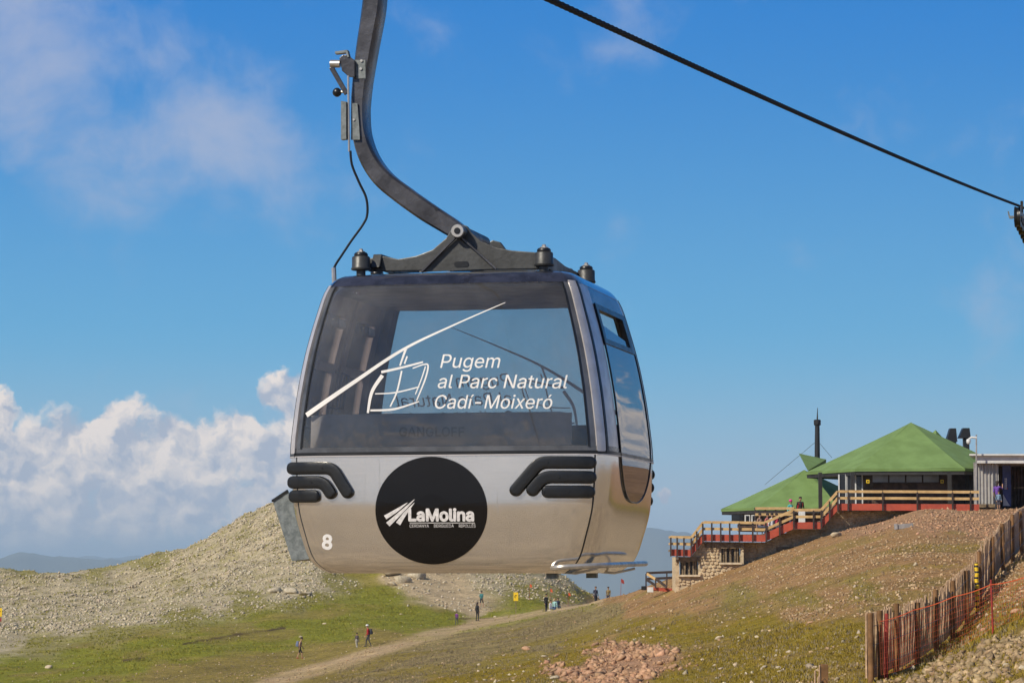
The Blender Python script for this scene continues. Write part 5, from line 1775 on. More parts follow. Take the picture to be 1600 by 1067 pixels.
def terrace():
    o = P(1190, 846, YT)
    t = thing('terrace', 'stepped wooden terrace with red edge boards and plank railings', 'terrace', tuple(o))
    q = lambda px, py, Y=YT: P(px, py, Y) - o
    def seg_y(px):
        for x0, y0, x1, y1 in SEGS:
            if x0 <= px <= x1 + 0.01:
                return y0 + (y1 - y0) * (px - x0) / (x1 - x0)
        return SEGS[-1][3]
    for x0, y0, x1, y1 in SEGS:
        sl = abs(y1 - y0) > 4
        h = 13 if sl else 10.5
        a, b, c, d = q(x0, y0), q(x1, y1), q(x1, y1 - h), q(x0, y0 - h)
        dep = Vector((0, 0.09, 0))
        ed = MB().add([a, b, c, d] + [p + dep for p in (a, b, c, d)], [(0, 1, 2, 3), (7, 6, 5, 4), (0, 4, 5, 1), (1, 5, 6, 2), (2, 6, 7, 3), (3, 7, 4, 0)]).build('edge_board', M_REDPAINT, t)
        # floor behind the edge: a slab, with treads on the slopes
        dp = Vector((0, 2.6, 0)); u = Vector((0, 0, -0.02)); z1 = Vector((0, 0, -0.12))
        if not sl:
            a2, b2 = d + dep + u, c + dep + u
            MB().add([a2, b2, b2 + dp, a2 + dp, a2 + z1, b2 + z1, b2 + dp + z1, a2 + dp + z1], [(0, 1, 2, 3), (7, 6, 5, 4), (0, 4, 5, 1), (1, 5, 6, 2), (2, 6, 7, 3), (3, 7, 4, 0)]).build('deck', M_TIMBER, t)
        else:
            so = [a + dep, b + dep, b + dp, a + dp]; up = Vector((0, 0, 0.05))
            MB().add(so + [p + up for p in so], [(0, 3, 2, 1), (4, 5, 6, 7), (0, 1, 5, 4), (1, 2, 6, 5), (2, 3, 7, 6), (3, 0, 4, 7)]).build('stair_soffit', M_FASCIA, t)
            n = max(3, int(abs(c.z - d.z) / 0.17))
            for i in range(n):
                p = d.lerp(c, (i + 0.5) / n) + dep
                MB().box((p.x, p.y + 0.9, p.z - 0.12), (abs(c.x - d.x) / n * 1.05, 1.7, 0.05)).build('tread', M_TIMBER, t)
        for dy in (29.5, 19):
            a, b = q(x0, y0 - dy) + Vector((0, -0.055, 0)), q(x1, y1 - dy) + Vector((0, -0.055, 0))
            # boards between successive posts
            xs = [x0] + [p for p in POSTS if x0 + 2 < p < x1 - 2] + [x1]
            for p0, p1 in zip(xs[:-1], xs[1:]):
                f0, f1 = (p0 - x0) / (x1 - x0), (p1 - x0) / (x1 - x0)
                j = random.uniform(-0.008, 0.008)
                MB().bar(a.lerp(b, f0 + 0.002) + Vector((0, j, j)), a.lerp(b, f1 - 0.002) + Vector((0, j, j)), 0.045, 0.155).build('rail_board', M_BOARD, t)
    for px in POSTS:
        y = seg_y(px)
        a, b = q(px, y + 0.8), q(px, y - 28.5)
        MB().box((a.x, -0.135, (a.z + b.z) / 2), (0.09, 0.07, b.z - a.z)).build('rail_post', M_POST, t)
    # return railing at the low end and the railing behind the upper terrace
    for dy in (29.5, 19):
        a = q(1048, 868 - dy)
        MB().bar(a + Vector((0.03, 0.1, 0)), a + Vector((0.03, 2.4, 0)), 0.045, 0.13).build('rail_board', M_BOARD, t)
        MB().bar(a + Vector((0.1, 2.45, 0.02)), a + Vector((2.2, 2.45, 0.02)), 0.045, 0.13).build('rail_board', M_POST, t)
    for px in (1180, 1196, 1212, 1228, 1241):
        a, b = q(px, 813, 176), q(px, 793, 176)
        MB().box((a.x, a.y, (a.z + b.z) / 2), (0.09, 0.08, b.z - a.z)).build('rail_post', M_POST, t)
    for py in (794, 803.5):
        for p0, p1 in ((1180, 1196), (1196, 1212), (1212, 1228), (1228, 1241)):
            a, b = q(p0, py, 175.9), q(p1, py, 175.9)
            MB().bar(a, b, 0.05, 0.155).build('rail_board', M_BOARD, t)
    # floor of the upper terrace joining the wings
    a, b = q(1150, 834, 169), q(1310, 834, 169)
    MB().box(((a.x + b.x) / 2, 6.5, a.z - 0.12), (b.x - a.x, 8.0, 0.2)).build('deck', M_TIMBER, t)
    a, b = q(1310, 787, 169), q(1560, 787, 169)
    MB().box(((a.x + b.x) / 2, 7.0, a.z - 0.12), (b.x - a.x, 9.0, 0.2)).build('deck', M_TIMBER, t)
    return t


terrace()


def stone_basement():
    o = P(1190, 880, YT + 0.4)
    t = thing('stone_basement', 'rough stone basement wall with timber windows under the stepped terrace', 'wall', tuple(o))
    rg = random.Random(4)
    wins = [(1063, 1090.5, 876.5, 897.5), (1127, 1156, 856.5, 878.5), (1218, 1236, 861, 872)]
    def top_at(px):
        for x0, y0, x1, y1 in SEGS:
            if x0 <= px <= x1: return y0 + (y1 - y0) * (px - x0) / (x1 - x0)
        return 798
    st = MB()
    for (x0, x1, Y) in ((1055, 1162, YT + 0.40), (1162, 1440, YT + 1.25)):
        q = lambda px, py, yy=Y: P(px, py, yy) - o
        # backing wall follows the underside of the stairs
        xs = list(range(int(x0), int(x1), 3)) + [x1]
        for a, b in zip(xs[:-1], xs[1:]):
            ta, tb = top_at(a) + 1, top_at(b) + 1
            if any(w[0] - 1 < (a + b) / 2 < w[1] + 1 for w in wins):
                w = [w for w in wins if w[0] - 1 < (a + b) / 2 < w[1] + 1][0]
                spans = [(ta, tb, w[2], w[2]), (w[3], w[3], 925, 925)]
            else:
                spans = [(ta, tb, 925, 925)]
            for s in spans:
                pp = [q(a, s[2]), q(b, s[3]), q(b, s[1]), q(a, s[0])]
                bk = [p + Vector((0, 0.3, 0)) for p in pp]
                st.add([p + Vector((0, 0.03, 0)) for p in pp] + bk, [(0, 1, 2, 3), (7, 6, 5, 4), (0, 4, 5, 1), (1, 5, 6, 2), (2, 6, 7, 3), (3, 7, 4, 0)])
    # end wall of the low room
    a = P(1055, 870, YT + 0.4) - o; b = P(1055, 925, YT + 0.4) - o
    MB().box((a.x + 0.12, 1.6, (a.z + b.z) / 2), (0.24, 3.2, a.z - b.z)).build('end_wall', M_STONE, t)
    st.build('wall_core', M_MORTAR, t)
    sw = MB()
    for (x0, x1, Y) in ((1055, 1162, YT + 0.40), (1162, 1440, YT + 1.25)):
        py = 915.0
        while py > 790:
            h = rg.uniform(3.4, 5.6)
            px = x0 + rg.uniform(-4, 0)
            while px < x1:
                w = rg.uniform(3.6, 9)
                hh = h * rg.uniform(0.8, 1.1); yo = rg.uniform(-1.2, 1.2)
                cx, cy = px + w / 2, py + yo - hh / 2
                if cx - w / 2 > x0 - 1 and cx + w / 2 < x1 + 1 and cy - hh / 2 > top_at(cx) + 0.5 and not any(a - 0.5 < cx + w / 2 and cx - w / 2 < b + 0.5 and c - 6 < cy + hh / 2 and cy - hh / 2 < d + 3.5 for a, b, c, d in wins):
                    p = P(cx, cy, Y) - o
                    sx, sz = w / 26.8 * 0.47, hh / 26.8 * 0.46
                    n = 7
                    ang = sorted(rg.uniform(0, 6.283) for _ in range(n))
                    ang = [2 * math.pi * i / n + rg.uniform(-0.25, 0.25) for i in range(n)]
                    outer = [(abs(math.cos(a)) ** 0.6 * math.copysign(1, math.cos(a)) * sx, abs(math.sin(a)) ** 0.6 * math.copysign(1, math.sin(a)) * sz) for a in ang]
                    pr = rg.uniform(0.02, 0.06)
                    vs = [(p.x + x, p.y + 0.035, p.z + z) for x, z in outer] + [(p.x + x * 0.72, p.y - pr, p.z + z * 0.72) for x, z in outer]
                    sw.add(vs, [tuple(n + i for i in range(n))] + [(i, (i + 1) % n, n + (i + 1) % n, n + i) for i in range(n)])
                px += w + 0.6
            py -= h + 0.5
    s = sw.build('stonework', M_STONE, t)
    s['kind'] = 'stuff'
    for i, (a, b, c, d) in enumerate(wins):
        Y = YT + 0.40 if a < 1160 else YT + 1.25
        q = lambda px, py, dy=0.0: P(px, py, Y + dy) - o
        p0, p1 = q(a, d), q(b, c)
        w = MB().box(((p0.x + p1.x) / 2, p0.y + 0.2, (p0.z + p1.z) / 2), (p1.x - p0.x, 0.04, p1.z - p0.z)).build('window', M_WINDOW, t)
        for k in range(5):
            x = p0.x + (p1.x - p0.x) * (k + 0.5 * (k == 0) - 0.5 * (k == 4)) / 4
            MB().box((x, p0.y + 0.13, (p0.z + p1.z) / 2), (0.075 if k in (0, 4) else 0.11, 0.09, p1.z - p0.z)).build('window_mullion', M_TIMBER, w)
        MB().box(((p0.x + p1.x) / 2, p0.y - 0.03, p0.z - 0.06), (p1.x - p0.x + 0.25, 0.32, 0.10)).build('window_sill', M_SILL, w)
        MB().box(((p0.x + p1.x) / 2, p0.y + 0.02, p1.z + 0.13), (p1.x - p0.x + 0.35, 0.2, 0.24)).build('window_lintel', M_TIMBER, w)
    # brown timber boards closing the gap under the deck
    for x0, x1, py in ((1057, 1080, 871), (1101, 1160, 848)):
        for k in range(int((x1 - x0) / 5)):
            p = P(x0 + 2.5 + 5 * k, py + 3.5, YT + 0.36) - o
            MB().box((p.x, p.y, p.z), (0.165, 0.05, 0.27 + 0.04 * (k % 3))).build('board', M_TIMBER, t)
    # outside lamp by the corner
    p = P(1058.5, 874, YT + 0.3) - o
    MB().lathe([(0.03, 0), (0.075, 0.03), (0.075, 0.14), (0.03, 0.17)], p, 10).build('wall_lamp', M_WFRAME, t)


stone_basement()


def low_stairs():
    o = P(1030, 918, 171)
    t = thing('outside_stairs', 'short red outside stairs with dark rails beside the stone basement', 'stairs', tuple(o))
    q = lambda px, py, Y=171: P(px, py, Y) - o
    for px, py0, py1, Y in ((1009.5, 921, 896, 171), (1024.5, 919, 903, 170.3), (1042, 914, 894, 172.4)):
        a, b = q(px, py0, Y), q(px, py1, Y)
        MB().box((a.x, a.y, (a.z + b.z) / 2), (0.08, 0.08, b.z - a.z)).build('rail_post', M_POST, t)
    for (a, b, m) in (((1010, 895, 172.4), (1056, 893, 172.4), M_POST), ((1011, 904, 172.4), (1056, 902, 172.4), M_POST), ((1011, 896, 170.8), (1025, 905, 170.3), M_BOARD), ((1010, 905, 170.8), (1024, 914, 170.3), M_POST), ((1025, 904, 170.3), (1042, 917, 169.8), M_POST)):
        MB().bar(q(*a), q(*b), 0.05, 0.15).build('rail_board', m, t)
    for k in range(5):
        p = q(1016 + k * 8, 916.5 + k * 0.6, 171.2)
        MB().box((p.x, p.y, p.z - 0.1), (0.31, 1.6, 0.2)).build('tread', M_REDPAINT, t)
    p = q(1016, 919.5, 170.2)
    MB().box((p.x, p.y, p.z - 0.05), (0.36, 0.1, 0.3)).build('stair_base', M_WFRAME, t)
    tag(MB().box((0, 0, 0.1), (0.30, 0.3, 0.24)).build('floodlight', M_BLACKP, bevel=0.03, loc=tuple(P(1006, 921, 170.5))), 'small dark floodlight box at the foot of the red stairs', 'floodlight')


low_stairs()


def shed():
    Y = 169.0
    o = P(1560, 797, Y)
    t = thing('ticket_shed', 'corrugated grey metal shed with flat white roof beside the green-roofed lodge', 'shed', tuple(o))
    q = lambda px, py, yy=Y: P(px, py, yy) - o
    # corrugated front
    a, b = q(1524, 799), q(1560, 722)
    def corrugated(p0, p1, z0, z1, n, amp=0.045):
        vs = []; fs = []
        d = (p1 - p0); nrm = Vector((d.y, -d.x, 0)).normalized()
        k = n * 6
        for i in range(k + 1):
            s = i / k
            c = max(-0.6, min(0.6, math.sin(2 * math.pi * s * n))) / 0.6
            p = p0 + d * s + nrm * (amp * c)
            vs += [(p.x, p.y, z0), (p.x, p.y, z1), (p.x - nrm.x * 0.02, p.y - nrm.y * 0.02, z0), (p.x - nrm.x * 0.02, p.y - nrm.y * 0.02, z1)]
        for i in range(k):
            j = i * 4
            fs += [(j, j + 4, j + 5, j + 1), (j + 2, j + 3, j + 7, j + 6), (j + 1, j + 5, j + 7, j + 3), (j, j + 2, j + 6, j + 4)]
        return MB().add(vs, fs)
    corrugated(Vector((a.x, a.y, 0)), Vector((b.x, a.y, 0)), a.z, b.z, 7).build('corrugated_wall', M_CORR, t, recalc=False)
    corrugated(Vector((a.x + 1.0, a.y + 5.0, 0)), Vector((a.x, a.y, 0)), a.z, b.z, 24).build('corrugated_wall', M_CORR, t, recalc=False)
    e = q(1720, 722)
    corrugated(Vector((a.x + 1.0, a.y + 5.0, 0)), Vector((e.x, a.y + 5.0, 0)), a.z, b.z, 30).build('corrugated_wall', M_WALLWOOD, t, recalc=False)
    MB().box((a.x - 0.02, a.y - 0.08, (a.z + b.z) / 2), (0.12, 0.12, b.z - a.z)).build('corner_post', M_CONC, t)
    r0, r1 = q(1515.5, 724), q(1725, 711)
    def slab(x0, x1, y0, y1, z0, z1):        # the shed stands skewed: its side runs back to the right
        sk = 0.2
        vs = [(x0 + sk * y0, y0, z0), (x1, y0, z0), (x1, y1, z0), (x0 + sk * y1, y1, z0), (x0 + sk * y0, y0, z1), (x1, y0, z1), (x1, y1, z1), (x0 + sk * y1, y1, z1)]
        return MB().add(vs, [(0, 3, 2, 1), (4, 5, 6, 7), (0, 1, 5, 4), (1, 2, 6, 5), (2, 3, 7, 6), (3, 0, 4, 7)])
    slab(r0.x + 0.4, r1.x, -0.55, 5.0, r0.z + 0.0, r1.z - 0.055).build('roof', M_WROOF, t)
    slab(r0.x, r1.x + 0.1, -0.8, 5.2, r1.z - 0.05, r1.z + 0.05).build('roof_sheet', M_WROOF, t)
    f0 = q(1524, 797.5)
    MB().box((3.2, 2.4, f0.z - 0.06), (9.5, 5.2, 0.12)).build('floor', M_CONC, t)
    p0, p1 = q(1567, 791, 170.2), q(1579, 727, 170.2)
    pn = MB().box(((p0.x + p1.x) / 2, p0.y, (p0.z + p1.z) / 2), (p1.x - p0.x, 0.06, p1.z - p0.z)).build('information_panel', M_BLUE, t)
    mk = []
    for k in range(6):
        for c, w in ((1570.5, 0.05), (1572.6, 0.05)):
            p = q(c, 748 + k * 3.0, 170.15)
            MB().box((p.x, p.y, p.z), (w, 0.01, 0.085)).build('panel_lettering', M_WHITE, pn)
    p = q(1573.5, 763, 170.15)
    MB().box((p.x, p.y, p.z), (0.08, 0.01, 0.10)).build('panel_mark', M_REDPAINT, pn)
    p0, p1, p2 = q(1567.5, 790, 170.14), q(1578, 790, 170.14), q(1567.5, 772, 170.14)
    MB().prism([(0, 0), (p1.x - p0.x, 0), (0, p2.z - p0.z)], p0, (1, 0, 0), (0, 0, 1), (0, 0.01, 0)).build('panel_corner', M_WFRAME, pn)
    MB().bar(q(1584, 762, 170.4), q(1640, 760, 170.4), 0.05, 0.06).build('handrail', M_TIMBER, t)
    # lamp post with a dome camera
    o2 = P(1525.5, 799, 167.8)
    g = o2.z
    t2 = thing('camera_post', 'thin grey post with white dome camera on a bent arm beside the shed', 'post', tuple(o2))
    q2 = lambda px, py: P(px, py, 167.8) - o2
    top = q2(1525.5, 679)
    MB().tube([(0, 0, -0.3), top], [0.055, 0.04], 10).build('post', M_CONC, t2)
    a, b, c = q2(1526, 684), q2(1518, 683), q2(1513.5, 686)
    arm = MB().tube([a, b, c], [0.07, 0.06, 0.05], 8).build('camera_arm', M_WFRAME, t2, smooth=True)
    d = q2(1513.3, 689)
    MB().lathe([(0.03, -0.19), (0.09, -0.16), (0.125, -0.08), (0.13, 0.05), (0.10, 0.11), (0.04, 0.13)], d, 14).build('camera_dome', M_WFRAME, arm, smooth=True)


shed()
_x, _y = P(1411, 825, 155).x, 155.0
k_ = int(np.argmin((SPX - 1411) ** 2 + (SPY - 825) ** 2))
sl_ = MB().box((0, 0, 0.09), (0.92, 0.5, 0.26)).box((-0.42, -0.05, 0.11), (0.12, 0.56, 0.30)).build('drain_box', M_CONC, bevel=0.02, loc=(SX[k_], SY[k_], gz(SX[k_], SY[k_])))
sl_.rotation_euler = (0, -0.08, 0)
tag(sl_, 'small grey concrete drain box lying on the gravel slope below the deck', 'drain')
wc = MB().box((0, 0, 0.55), (0.36, 0.36, 1.1)).box((0, 0, 1.12), (0.40, 0.40, 0.05)).build('litter_bin', M_WFRAME, bevel=0.01, loc=tuple(P(1253, 826, 167.2)))
tag(wc, 'white litter bin on the terrace behind the plank railing', 'bin')

# ------------------------------------------------------------------ paling fence, net, marker pole
M_PALE_W = mat('weathered_paling', (0.54, 0.375, 0.235), 0.85, 0, 0.25, 6, color2=(0.27, 0.165, 0.095))
M_FPOST = mat('fence_post_wood', (0.20, 0.10, 0.036), 0.8, 0, 0.25, 4)
M_WIRE = mat('fence_wire', (0.12, 0.11, 0.10), 0.5, 0.6, 0.1, 9)
M_NET = mat('orange_net', (0.62, 0.10, 0.025), 0.6, 0, 0.1, 5)
M_REDPOST = mat('red_post', (0.30, 0.035, 0.025), 0.6, 0, 0.2, 5)
FENCE = [(1356, 65), (1395, 68), (1428, 71.2), (1458, 75), (1483, 79), (1506, 82.5), (1526, 86), (1546, 89.5), (1563, 93.5), (1578, 98.5), (1592, 104.5), (1604, 111), (1616, 118)]


def paling_fence():
    xy = [((px - 800) / FPX * Y * 1.003, Y) for px, Y in FENCE]
    o = Vector((xy[0][0], xy[0][1], gz(*xy[0])))
    t = thing('paling_fence', 'long weathered paling fence climbing the slope towards the shed', 'fence', tuple(o))
    tops = []
    for i, (x, y) in enumerate(xy):
        z = gz(x, y)
        h = 1.58 * (1 + 0.05 * math.sin(i * 2.3))
        lean = random.uniform(-0.03, 0.03)
        MB().tube([(x - o.x, y - o.y, z - o.z - 0.3), (x - o.x + lean, y - o.y, z - o.z + h)], [0.075, 0.07], 9).build('post', M_FPOST, t, smooth=True)
        tops.append(Vector((x - o.x, y - o.y, z - o.z)))
    # pickets, shared meshes
    protos = []
    for k in range(6):
        rg = random.Random(k)
        h = 1.36 + rg.uniform(-0.1, 0.13)
        w = rg.uniform(0.042, 0.062)
        n = 5; mbp = MB()
        vs = []; fs = []
        for i in range(n):
            f = i / (n - 1)
            dx = rg.uniform(-0.012, 0.012); dy = rg.uniform(-0.01, 0.01)
            ww = w * (1 - 0.12 * f) * rg.uniform(0.9, 1.1)
            for a, b in ((-1, -0.5), (0.1, -0.8), (1, -0.4), (0.7, 0.6), (-0.8, 0.5)):
                vs.append((a * ww / 2 + dx, b * 0.028 + dy, f * h))
        for i in range(n - 1):
            for j in range(5):
                fs.append((i * 5 + j, i * 5 + (j + 1) % 5, (i + 1) * 5 + (j + 1) % 5, (i + 1) * 5 + j))
        vs.append((0.0, 0.0, h + 0.03)); fs += [((n - 1) * 5 + j, (n - 1) * 5 + (j + 1) % 5, n * 5) for j in range(5)]
        ob = mbp.add(vs, fs).build('picket', M_PALE_W, t)
        protos.append(ob)
    rest = MB(); cnt = 0
    for i in range(len(tops) - 1):
        a, b = tops[i], tops[i + 1]
        d = b - a; Lh = Vector((d.x, d.y)).length
        n = int(Lh / 0.092)
        ang = math.atan2(d.y, d.x)
        gx = np.array([a.x + o.x + d.x * (k + 0.5) / n for k in range(n)]); gy = np.array([a.y + o.y + d.y * (k + 0.5) / n for k in range(n)])
        gzv = ground_height(gx, gy)
        for k in range(n):
            s = (k + 0.5) / n
            sag = -0.05 * math.sin(math.pi * s)
            pr = protos[(cnt * 7 + k * k) % 6]
            loc = Vector((gx[k] - o.x - 0.11 * math.sin(ang), gy[k] - o.y + 0.11 * math.cos(ang), (a.z + d.z * s) * 0.5 + 0.5 * (gzv[k] - o.z) + 0.10 + sag))
            rot = (random.uniform(-0.05, 0.05), random.gauss(0, 0.045), ang)
            if cnt < 294:
                c = pr.copy(); COL.objects.link(c)
                c.parent = t; c.location = loc; c.rotation_euler = rot
            else:
                M = Matrix.Translation(loc) @ Matrix.Rotation(ang, 4, 'Z') @ Matrix.Rotation(rot[1], 4, 'Y')
                rest.add([M @ v.co for v in pr.data.vertices], [tuple(p.vertices) for p in pr.data.polygons])
            cnt += 1
    for k, pr in enumerate(protos):          # the originals stand in the row too
        s = 0.02 + 0.02 * k
        pr.location = tops[0] + (tops[1] - tops[0]) * s + Vector((-0.11, 0.03, 0.1))
    if rest.v:
        r = rest.build('far_pickets', M_PALE_W, t); r['kind'] = 'stuff'
    for hz in (0.35, 0.85, 1.28):
        MB().tube([p + Vector((0.05, -0.06, hz)) for p in tops], 0.007, 5).build('wire', M_WIRE, t)
    p = tops[0].lerp(tops[1], 0.42) + Vector((0.08, -0.12, 0))
    MB().tube([p + Vector((0, 0, -0.2)), p + Vector((0.03, 0, 1.50))], 0.05, 9).build('red_stake', M_REDPOST, t, smooth=True)
    p = tops[0].lerp(tops[1], 0.25) + Vector((0.05, -0.1, 0))
    MB().tube([p + Vector((0, 0, -0.2)), p + Vector((0.0, 0, 1.6))], 0.07, 9).build('post', M_FPOST, t, smooth=True)
    # lower run whose first post shows above the frame edge
    b = P(1288, 1037, 61)
    g = gz(b.x, b.y)
    t2 = thing('fence_end', 'short broken run of paling fence with one squared brown post in the turf', 'fence', (b.x, b.y, g))
    h = b.z - g
    MB().box((0, 0, h / 2 - 0.2), (0.155, 0.12, h + 0.4)).build('post', M_FPOST, t2, bevel=0.012)
    for k in range(8):
        x, y = -0.13 - 0.085 * k, -0.10 - 0.25 * k
        zz = gz(b.x + x, b.y + y) - g
        c = protos[k % 6].copy(); c.name = 'picket'; COL.objects.link(c); c.parent = t2
        c.location = (x, y, h - 1.44 - 0.055 * k - 0.05); c.rotation_euler = (0, random.gauss(0, 0.08), 1.2)
    tw = MB().tube([(0.0, -0.07, h - 0.3), (-0.7, -2.0, h - 0.75)], 0.007, 5).build('wire', M_WIRE, t2)


paling_fence()


def safety_net():
    pts = [(1374, 64.0), (1428, 65.6), (1490, 66.6), (1548, 67.0), (1610, 64.5), (1680, 61)]
    W = []
    for px, Y in pts:
        x = (px - 800) / FPX * Y
        W.append(Vector((x, Y, gz(x, Y))))
    o = W[0].copy()
    t = thing('safety_net', 'orange plastic safety net on thin red stakes below the paling fence', 'net', tuple(o))
    W = [p - o for p in W]
    top_px = [971, 953, 932, 913, 899, 885]
    tops = [P(px, tp, Y) - o for (px, Y), tp in zip(pts, top_px)]
    for i in (3, 5):
        MB().tube([W[i] + Vector((0, -0.03, -0.2)), tops[i] + Vector((0, -0.03, 0.12))], 0.026, 7).build('stake', M_REDPOST, t, smooth=True)
    # mesh
    nv = 80; nh = 10
    def at(s, v):
        f = s * (len(W) - 1); i = min(int(f), len(W) - 2); u = f - i
        lo = W[i].lerp(W[i + 1], u); hi = tops[i].lerp(tops[i + 1], u)
        lo = hi + (lo - hi) * 0.86
        p = hi.lerp(lo, v)
        p.y += 0.05 * math.sin(9 * s + 3 * v); p.z -= 0.03 * math.sin(math.pi * u)
        return p
    net = MB()
    for j in range(nh + 1):
        w = 0.014 if j in (0,) else 0.003
        path = [at(k / 75, j / nh) for k in range(76)]
        net.tube(path, w, 3, caps=False)
    for k in range(nv + 1):
        path = [at(k / nv, j / 6) for j in range(7)]
        net.tube(path, 0.0026, 3, caps=False)
    n = net.build('netting', M_NET, t, recalc=False)
    n['kind'] = 'stuff'


safety_net()


def striped_pole():
    b = P(1527, 972, 83.0)
    g = gz(b.x, b.y)
    t = thing('marker_pole', 'yellow and black banded marker pole against the paling fence', 'pole', (b.x, b.y, g))
    top = P(1526.5, 880, 83.0).z - g
    n = 26; z0 = 0.05
    for i in range(n):
        z = z0 + (top - z0) * i / n; z1 = z0 + (top - z0) * (i + 0.97) / n
        m = M_YELLOW if i % 3 else M_BLACKP
        zz = np.linspace(z, z1, 3)
        MB().lathe([(0.055, z), (0.065, (z + z1) / 2), (0.055, z1)], (0.01 * math.sin(i), 0, 0), 9).build('yellow_band' if m is M_YELLOW else 'black_band', m, t, smooth=True)
    MB().tube([(0, 0, -0.3), (0, 0, top + 0.03)], 0.04, 7).build('core', M_BLACKP, t)


striped_pole()


def trail_sign(px, py_top, Y, label, lower_red=False):
    x = (px - 800) / FPX * Y
    g = gz(x, Y)
    t = thing('trail_sign', label, 'sign', (x, Y, g))
    top = max(P(px, py_top, Y).z - g, 1.9)
    MB().box((0, 0.03, top / 2 - 0.3), (0.07, 0.06, top)).build('post', M_TIMBER, t)
    s = MB().box((0, 0, top - 0.42), (0.46, 0.03, 0.84)).build('board', M_YELLOW, t, bevel=0.01)
    # black bent-arrow mark
    mk = MB()
    pts = [Vector((0.10 * math.cos(a), -0.02, top - 0.42 + 0.13 * math.sin(a))) for a in np.linspace(0.6, 4.4, 9)]
    mk.tube(pts, 0.03, 5)
    mk.build('sign_mark', M_BLACKP, s)
    if lower_red:
        MB().box((0.03, 0, top - 1.15), (0.32, 0.03, 0.36)).build('lower_plate', M_REDPOST, t)


trail_sign(806, 925, 281, 'yellow trail sign with black mark standing on the grassy saddle')
trail_sign(3, 953, 285, 'yellow trail sign with small red plate below standing in the scree', True)
for i, (px, Y, hgt, lab, grp) in enumerate(((827, 300, 1.7, None, 1), (859, 300, 1.7, None, 1), (887, 300, 1.7, None, 1), (969, 217, 1.5, 'red pennant marker on the brow where the footpath crosses', None))):
    x = (px - 800) / FPX * Y
    g = gz(x, Y)
    t = thing('flag_marker', lab or 'thin marker stake with orange pennant along the foot of the knoll', 'flag', (x, Y, g), group='orange pennant stakes' if grp else None)
    MB().tube([(0, 0, -0.2), (0.05, 0, hgt)], 0.016, 6).build('stake', M_REDPOST, t)
    MB().prism([(0, 0), (0.20, -0.12), (0.26, -0.42), (0.04, -0.34)], (0.04, 0, hgt), (1, 0, 0), (0, 0, 1), (0, 0.012, 0)).build('pennant', M_NET if grp else M_REDPOST, t)


# ------------------------------------------------------------------ walkers
def capsule(mb, a, b, ra, rb, n=10, mi=0):
    a = Vector(a); b = Vector(b)
    d = b - a
    if d.length < 1e-5: d = Vector((0, 0, 1e-4))
    dn = d.normalized()
    pts = []; rs = []
    for k in range(4):
        an = math.pi / 2 * (1 - k / 4)
        pts.append(a - dn * ra * math.sin(an)); rs.append(max(ra * math.cos(an), 0.002))
    for k in range(5):
        an = math.pi / 2 * k / 4
        pts.append(b + dn * rb * math.sin(an)); rs.append(max(rb * math.cos(an), 0.002))
    mb.tube(pts, rs, n, mi=mi)


